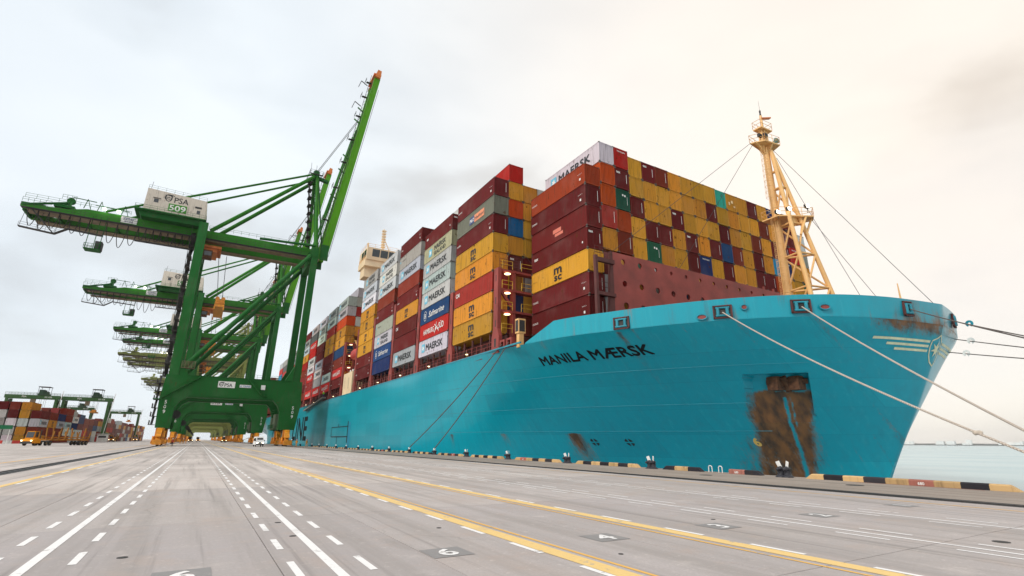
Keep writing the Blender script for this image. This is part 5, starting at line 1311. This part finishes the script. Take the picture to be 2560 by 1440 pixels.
# ------------------------------------------------------------------ vehicles
AMB = (.72, .27, .012)
def wheel_set(root, xs_, ys_, r=.52, w=.32):
    for y in ys_:
        for x in xs_:
            t = MB().lathe([(r*.55, -w/2), (r, -w/2+.05), (r, w/2-.05), (r*.55, w/2)], (x, y, r+.003), 16, 'x').build('wheel', M['tyre'], root, True)
            MB().lathe([(r*.5, -w/2-.012), (r*.5, w/2+.012)], (x, y, r+.003), 12, 'x').build('rim', M['brown'], t)
def prime_mover(trailer=True):
    """terminal tractor, local -y is forward"""
    r = empty('terminal_truck'); P = M['paint']
    MB().box(-1.2, 1.2, -2.6, 3.2, .75, 1.05).build('chassis', M['dark'], r)
    MB().prism([(-2.75, .55), (-.4, .55), (-.4, 1.45), (-1.2, 1.6), (-2.6, 1.35), (-2.75, 1.0)], 'x', -1.25, 1.25).build('bonnet', P, r, col=AMB)
    MB().box(-1.2, 1.2, -2.82, -2.76, .45, .95).build('bumper', M['dark'], r)
    c = MB().prism([(-1.75, 1.5), (-.35, 1.5), (-.35, 3.15), (-1.45, 3.15)], 'x', -1.2, .55).build('cab', P, r, col=AMB)
    MB().add([(-1.1, -1.76+.03, 1.75), (.45, -1.76+.03, 1.75), (.45, -1.55, 2.98), (-1.1, -1.55, 2.98)], [(0, 1, 2, 3)]).build('windscreen', M['glass'], c, recalc=False)
    MB().box(-1.215, -1.202, -1.35, -.5, 1.9, 2.95).box(.552, .565, -1.35, -.5, 1.9, 2.95).each('side_window', M['glass'], c)
    for x in (-1.0, 1.0): MB().box(x-.16, x+.16, -2.80, -2.765, 1.0, 1.2).build('headlight', M['head'], r)
    MB().tube((.9, -.3, 1.4), (.9, -.3, 3.4), .09, n=8).build('exhaust', M['dark'], r)
    wheel_set(r, (-1.0, 1.0), (-1.7, 1.6, 2.75))
    if trailer:
        MB().box(-.5, .5, 2.2, 15.2, 1.1, 1.45).box(-1.2, 1.2, 13.4, 15.2, 1.1, 1.4).build('trailer_frame', P, r, col=(.50, .20, .03))
        for k in range(7):
            y = 2.6+k*2.05
            for s_ in (-1, 1):
                MB().beam((s_*.4, y, 1.3), (s_*1.35, y, 1.45), .22, .25).beam((s_*1.35, y, 1.4), (s_*1.62, y, 3.2+.9*(k in (1, 2, 5))), .22, .2).build('guide_arm', P, r, col=(.34, .15, .03))
        MB().box(-1.3, -1.15, 2.6, 15, 1.75, 1.95).box(1.15, 1.3, 2.6, 15, 1.75, 1.95).each('side_rail', P, r, col=(.50, .20, .03))
        wheel_set(r, (-.95, .95), (12.6, 13.8, 15.0))
    return r
pm = prime_mover(); index_children()
tag(pm, 'amber terminal truck pulling an empty trailer with tall guide arms, left on the apron', 'truck', 'terminal trucks')
pm.location = (-31.2, 158.5, 0); pm.rotation_euler = (0, 0, -math.atan2(-6.0, 13.0)*-1*1.0)
for i, (x, y, lab) in enumerate([(13.6, 345, 'distant amber truck with lit headlights right of the lanes under the cranes'), (1.0, 420, 'distant truck with bright headlights in the middle of the crane tunnel'), (-3.0, 372, 'distant truck with headlights left of the lanes under the cranes'),
                                (-41, 372, 'small truck far along the yard road beside the yard crane leg'), (-38, 470, 'tiny truck farthest along the yard road')]):
    o = copy_tree(pm, None, ('guide_arm', 'side_rail', 'trailer_frame') if i < 3 else ()); o.location = (x, y, 0); o.rotation_euler = (0, 0, 0); tag(o, lab, 'truck', 'terminal trucks')

def van():
    r = empty('van'); body = MB(); prof = [(-2.4, .45), (2.4, .45), (2.4, 1.95), (2.2, 2.35), (-1.0, 2.38), (-1.55, 2.2), (-2.15, 1.25), (-2.4, 1.1)]
    k = len(prof); vs = []
    for x, sc in ((-.92, .0), (-.86, .06), (.86, .06), (.92, .0)):
        vs += [(x if z < 1.3 else x*(1-.10*(z-1.3)), y, z) for y, z in prof]
    body.add(vs, [tuple(range(k-1, -1, -1)), tuple(range(3*k, 4*k))]+[(j*k+i, j*k+(i+1) % k, (j+1)*k+(i+1) % k, (j+1)*k+i) for j in range(3) for i in range(k)])
    bd = body.build('body', M['paint'], r, col=(.80, .80, .80))
    MB().add([(-.70, -2.06, 1.38), (.70, -2.06, 1.38), (.64, -1.63, 2.10), (-.64, -1.63, 2.10)], [(0, 1, 2, 3)]).build('windscreen', M['glass'], bd, recalc=False)
    for s_ in (-1, 1):
        MB().add([(s_*.912, -1.6, 1.35), (s_*.912, 2.1, 1.35), (s_*.845, 2.0, 2.05), (s_*.845, -1.2, 2.05)], [(0, 1, 2, 3)]).build('side_window', M['glass'], bd, recalc=False)
        MB().box(s_*.62-.18, s_*.62+.18, -2.44, -2.401, .82, 1.02).build('headlight', M['head'], r)
        MB().box(s_*1.05-.1, s_*1.05+.1, -1.75, -1.6, 1.3, 1.6).build('wing_mirror', M['dark'], r)
    MB().box(-.88, .88, -2.47, -2.402, .45, .72).build('bumper', M['dark'], r); MB().box(-.3, .3, -2.43, -2.402, .84, 1.0).build('grille', M['dark'], r)
    wheel_set(r, (-.82, .82), (-1.5, 1.5), .36, .22)
    return r
v_ = van(); v_.location = (13.4, 146, 0); v_.rotation_euler = (0, 0, .06); tag(v_, 'white high-roofed van with headlights on, driving towards the viewer beside crane leg', 'van')
# barrier, booth, sign in the yard
br_ = empty('water_barrier', (-58, 214, 0)); 
for k in range(9): MB().prism([(-.4, 0), (.4, 0), (.2, .9), (-.2, .9)], 'x', k*2.1, k*2.1+2.06).build('barrier_block', M['paint'], br_, col=(.75, .74, .72) if k % 2 == 0 else (.55, .06, .05))
tag(br_, 'row of white and red barrier blocks in front of the leftmost yard stack', 'barrier')
bo = empty('guard_booth', (-40.2, 330, 0)); MB().box(-2, 2, -2, 2, 0, 3.4).build('wall', M['white'], bo); MB().box(-2.4, 2.4, -2.4, 2.4, 3.6, 3.9).build('roof', M['white'], bo); MB().box(-1.5, 1.5, -2.03, -2.001, 2.0, 2.9).build('window', M['glass'], bo)
tag(bo, 'small white booth with flat roof between the yard stacks and truck road', 'booth')
sg = empty('road_sign', (-47.5, 200, 0)); MB().tube((-1.9, 0, 0), (-1.9, 0, 4), .08, n=6).tube((1.9, 0, 0), (1.9, 0, 4), .08, n=6).each('post', M['white'], sg); MB().box(-2.4, 2.4, -.12, -.06, 4, 5.1).build('board', M['paint'], sg, col=(.02, .16, .07))
tag(sg, 'green sign board on two white posts in front of grey yard containers', 'sign')

# ------------------------------------------------------------------ people
def skin_person(name, joints, edges, radii, zones):
    me = bpy.data.meshes.new(name); me.from_pydata(joints, edges, []); o = bpy.data.objects.new(name, me); COL.objects.link(o)
    md = o.modifiers.new('s', 'SKIN'); sv = me.skin_vertices[0].data
    for i, r in enumerate(radii): sv[i].radius = (r, r); sv[i].use_root = (i == 0)
    o.modifiers.new('u', 'SUBSURF').levels = 1
    dg = bpy.context.evaluated_depsgraph_get(); m2 = bpy.data.meshes.new_from_object(o.evaluated_get(dg)); bpy.data.objects.remove(o)
    for q in zones: m2.materials.append(q[1])
    for p in m2.polygons:
        c = p.center; p.use_smooth = True
        for i, (fn, _m) in enumerate(zones):
            if fn(c): p.material_index = i
    m2.name = name; return m2
def person_mesh(coat, legs, step=.12, arm=.0, bend=0.0):
    J = [(0, 0, .95), (0, -.01-bend*.2, 1.2), (0, -bend*.5, 1.42), (0, -bend*.6, 1.52), (0, -.02-bend*.7, 1.64), (0, -.02-bend*.75, 1.74),
         (.19, -bend*.5, 1.40), (.25, .02-bend*.5, 1.12), (.24, -.12-arm, .90+arm*.6), (-.19, -bend*.5, 1.40), (-.25, .02-bend*.5, 1.12), (-.24, -.10-arm*.4, .90),
         (.10, 0, .90), (.11, -step, .50), (.11, -step*.6, .09), (.11, -step*.6-.16, .04), (-.10, 0, .90), (-.11, step*.6, .50), (-.11, step, .09), (-.11, step-.16, .04)]
    E = [(0, 1), (1, 2), (2, 3), (3, 4), (4, 5), (2, 6), (6, 7), (7, 8), (2, 9), (9, 10), (10, 11), (0, 12), (12, 13), (13, 14), (14, 15), (0, 16), (16, 17), (17, 18), (18, 19)]
    Rr = [.16, .15, .17, .065, .10, .085, .075, .055, .045, .075, .055, .045, .095, .075, .055, .045, .095, .075, .055, .045]
    return skin_person('person', J, E, Rr, [(lambda c: True, coat), (lambda c: c.z < .95 and abs(c.x) < .22, legs), (lambda c: c.z > 1.5, M['skin']), (lambda c: abs(c.x) > .2 and c.z < .95, M['skin']), (lambda c: c.z < .1, M['black'])])
cov = mat('amber_coverall', (.60, .24, .02), .8, vary=.2, scale=5); nav = mat('navy_cloth', (.02, .025, .05), .8); hv = mat('hi_vis_green', (.30, .75, .05), .7); blu = mat('blue_coverall', (.03, .10, .30), .8)
PM = [person_mesh(cov, cov, .05), person_mesh(cov, cov, .18, .15), person_mesh(hv, blu, .03, .25, .15), person_mesh(mat('red_vest', (.5, .07, .04), .8), nav, .16)]
hel = {k: MB().lathe([(.16, 1.70), (.135, 1.76), (.10, 1.83), (.03, 1.86)], (0, -.02, 0), 12).mesh('helmet', [mat('helmet_'+k, c, .4)], True) for k, c in (('red', (.5, .03, .03)), ('white', (.8, .8, .8)))}
def person(x, y, z, k, h, rz, lab):
    o = empty('person', (x, y, z), rz); obj('body', PM[k], o); obj('helmet', hel[h], o); tag(o, lab, 'person', 'port workers')
person(24.0, 141.5, 0, 1, 'red', .5, 'person in amber coverall and red helmet standing alone right of the crane leg')
person(22.0, 144, 0, 0, 'red', -.4, 'person in amber coverall and red helmet right beside the orange bogie')
person(21.2, 147, 0, 1, 'white', 1.2, 'person in amber coverall and white helmet bending at the orange bogie')
person(-4.9, 152, 0, 3, 'white', .3, 'person in red vest and dark trousers walking right of the left crane leg')
person(-6.2, 150, 0, 0, 'red', 2.0, 'person in amber coverall close by the left crane bogie')
person(-5.0, 228, 0, 0, 'red', .2, 'left person of the amber trio standing beyond the left crane legs')
person(-4.0, 227, 0, 1, 'white', 1, 'middle person of the amber trio standing beyond the left crane legs')
person(-3.2, 229, 0, 0, 'red', 2.2, 'right person of the amber trio standing beyond the left crane legs')
person(31.75, 66.6, 12.42, 2, 'white', .8, 'person in bright green vest at the ship side railing')
person(30.2, 160, 13.72, 2, 'white', 0, 'person on the upper end of the gangway')
person(30.2, 171, 12.85, 3, 'red', 1, 'person in red vest halfway along the gangway')

# ------------------------------------------------------------------ mooring lines
def rope(p0, p1, r, m, sag, lab, name='mooring_line', grp=None, n=28, twist=True):
    p0, p1 = Vector(p0), Vector(p1); pts = [p0.lerp(p1, i/n)-Vector((0, 0, sag*4*(i/n)*(1-i/n))) for i in range(n+1)]
    o = MB().path(pts, r, 8).build(name, m, None, True); tag(o, lab, 'rope', grp); return o
b = NB('laid_rope'); v = b.tc.outputs['Object']
wv = b.n('ShaderNodeTexWave'); wv.inputs['Scale'].default_value = 4.5; wv.inputs['Distortion'].default_value = 2.5; b.l(v, wv.inputs['Vector'])
c = b.mix(wv.outputs['Fac'], (.36, .29, .24), (.66, .58, .50)); M['laid'] = b.out(c, .9, wv.outputs['Fac'], .8, .03)
BE = Vector((X_KERB-.25, 5.2, .5))
r1 = rope(FL[1], BE+Vector((0, .5, .1)), .055, M['laid'], .55, 'lower white mooring rope from second bow fairlead to the quay', grp='bow mooring ropes')
r2_ = rope(FL[2], BE+Vector((0, -.1, .18)), .055, M['laid'], .35, 'upper white mooring rope from third bow fairlead to the quay', grp='bow mooring ropes')
for f_, (a_, e_) in ((.86, (FL[1], BE+Vector((0, .5, .1)))), (.93, (FL[2], BE+Vector((0, -.1, .18))))):
    q = Vector(a_).lerp(Vector(e_), f_)-Vector((0, 0, .5*4*f_*(1-f_))); MB().lathe([(.05, -.16), (.10, -.08), (.09, .04), (.11, .10), (.05, .17)], q, 9, 'y').build('knot', M['rope'], r1 if f_ < .9 else r2_)
for k, (y, yq, lab) in enumerate(((53.0, 62.9, 'right dark spring line from ship side to a quay bollard'), (54.7, 72.1, 'left dark spring line from ship side to a quay bollard'))):
    rope((31.0, y, 13.3), (X_KERB-.35, yq, .75), .06, M['rope_dark'], .5, lab, grp='dark spring lines')
EE = Vector((X_KERB, -4, .8))
heads = [(FL[3], EE, .05, 'upper head rope running right from the bow fairlead'), (FL[4], EE+Vector((1, -2, 0)), .05, 'second head rope running right just under the upper one'),
         ((67, 21.5, 12.3), Vector((X_KERB, -9, .8)), .045, 'third head rope from behind the stem with grey rat guard'), ((66.0, 22.0, 10.9), Vector((X_KERB, -12, .8)), .045, 'lowest head rope from behind the stem with white rat guard')]
for i, (a_, e_, rr_, lab) in enumerate(heads):
    o = rope(a_, e_, rr_, M['rope_dark'], .4 if i < 2 else .2, lab, grp='head ropes to the right')
    if i in (1, 2, 3):
        d = (Vector(e_)-Vector(a_)); q = Vector(a_)+d.normalized()*(3.6 if i > 1 else 3.0); dn = d.normalized(); u = Vector((0, 0, 1)); s_ = dn.cross(u).normalized(); u = s_.cross(dn)
        pts = [q+(s_*math.cos(t)+u*math.sin(t))*.32 for t in [math.radians(-70+320*k/20) for k in range(21)]]
        inn = [q+(s_*math.cos(t)+u*math.sin(t))*.10 for t in [math.radians(-70+320*k/20) for k in range(21)]]
        MB().add(pts+inn, [(k, k+1, 22+k, 21+k) for k in range(20)]).build('rat_guard', M['hull_plain'] if i == 1 else M['white'], o, recalc=False)
for k, y in enumerate((392, 400, 408)):
    rope((40-k, 372, 9.5-k*1.6), (X_KERB, y+24, .8), .09, M['rope'], .5, '%s pale stern line seen between the far crane legs' % ('upper', 'middle', 'lower')[k], grp='stern lines')

# ------------------------------------------------------------------ far shore
mb = MB(); R_ = random.Random(5); y = -2500
M['shore'] = mat('far_shore_land', (.13, .13, .12), .9, vary=.3, scale=.01)
pts = [(-2600, -4)]+[(q, 6+7*R_.random()) for q in range(-2600, 4200, 60)]+[(4200, -4)]
sho = struct(MB().prism(pts, 'x', 5200, 5900).build('far_shore', M['shore']))
for i in range(70):
    y = R_.uniform(-1200, 3600); w = R_.uniform(15, 60); h = R_.choice((12, 16, 22, 30, 40)); MB().box(5150+R_.uniform(0, 40), 5195, y, y+w, 2, h).build('far_building', M['white'], sho)

# ------------------------------------------------------------------ sea air
hz = bpy.data.materials.new('sea_haze'); hz.use_nodes = True; t_ = hz.node_tree; t_.nodes.clear()
pv = t_.nodes.new('ShaderNodeVolumePrincipled'); pv.inputs['Color'].default_value = (.96, .975, 1, 1); pv.inputs['Density'].default_value = .00006; pv.inputs['Anisotropy'].default_value = .2
om_ = t_.nodes.new('ShaderNodeOutputMaterial'); t_.links.new(pv.outputs[0], om_.inputs['Volume'])
stuff(MB().box(-2400, 6400, -3200, 4600, -11, 142).build('haze', hz))
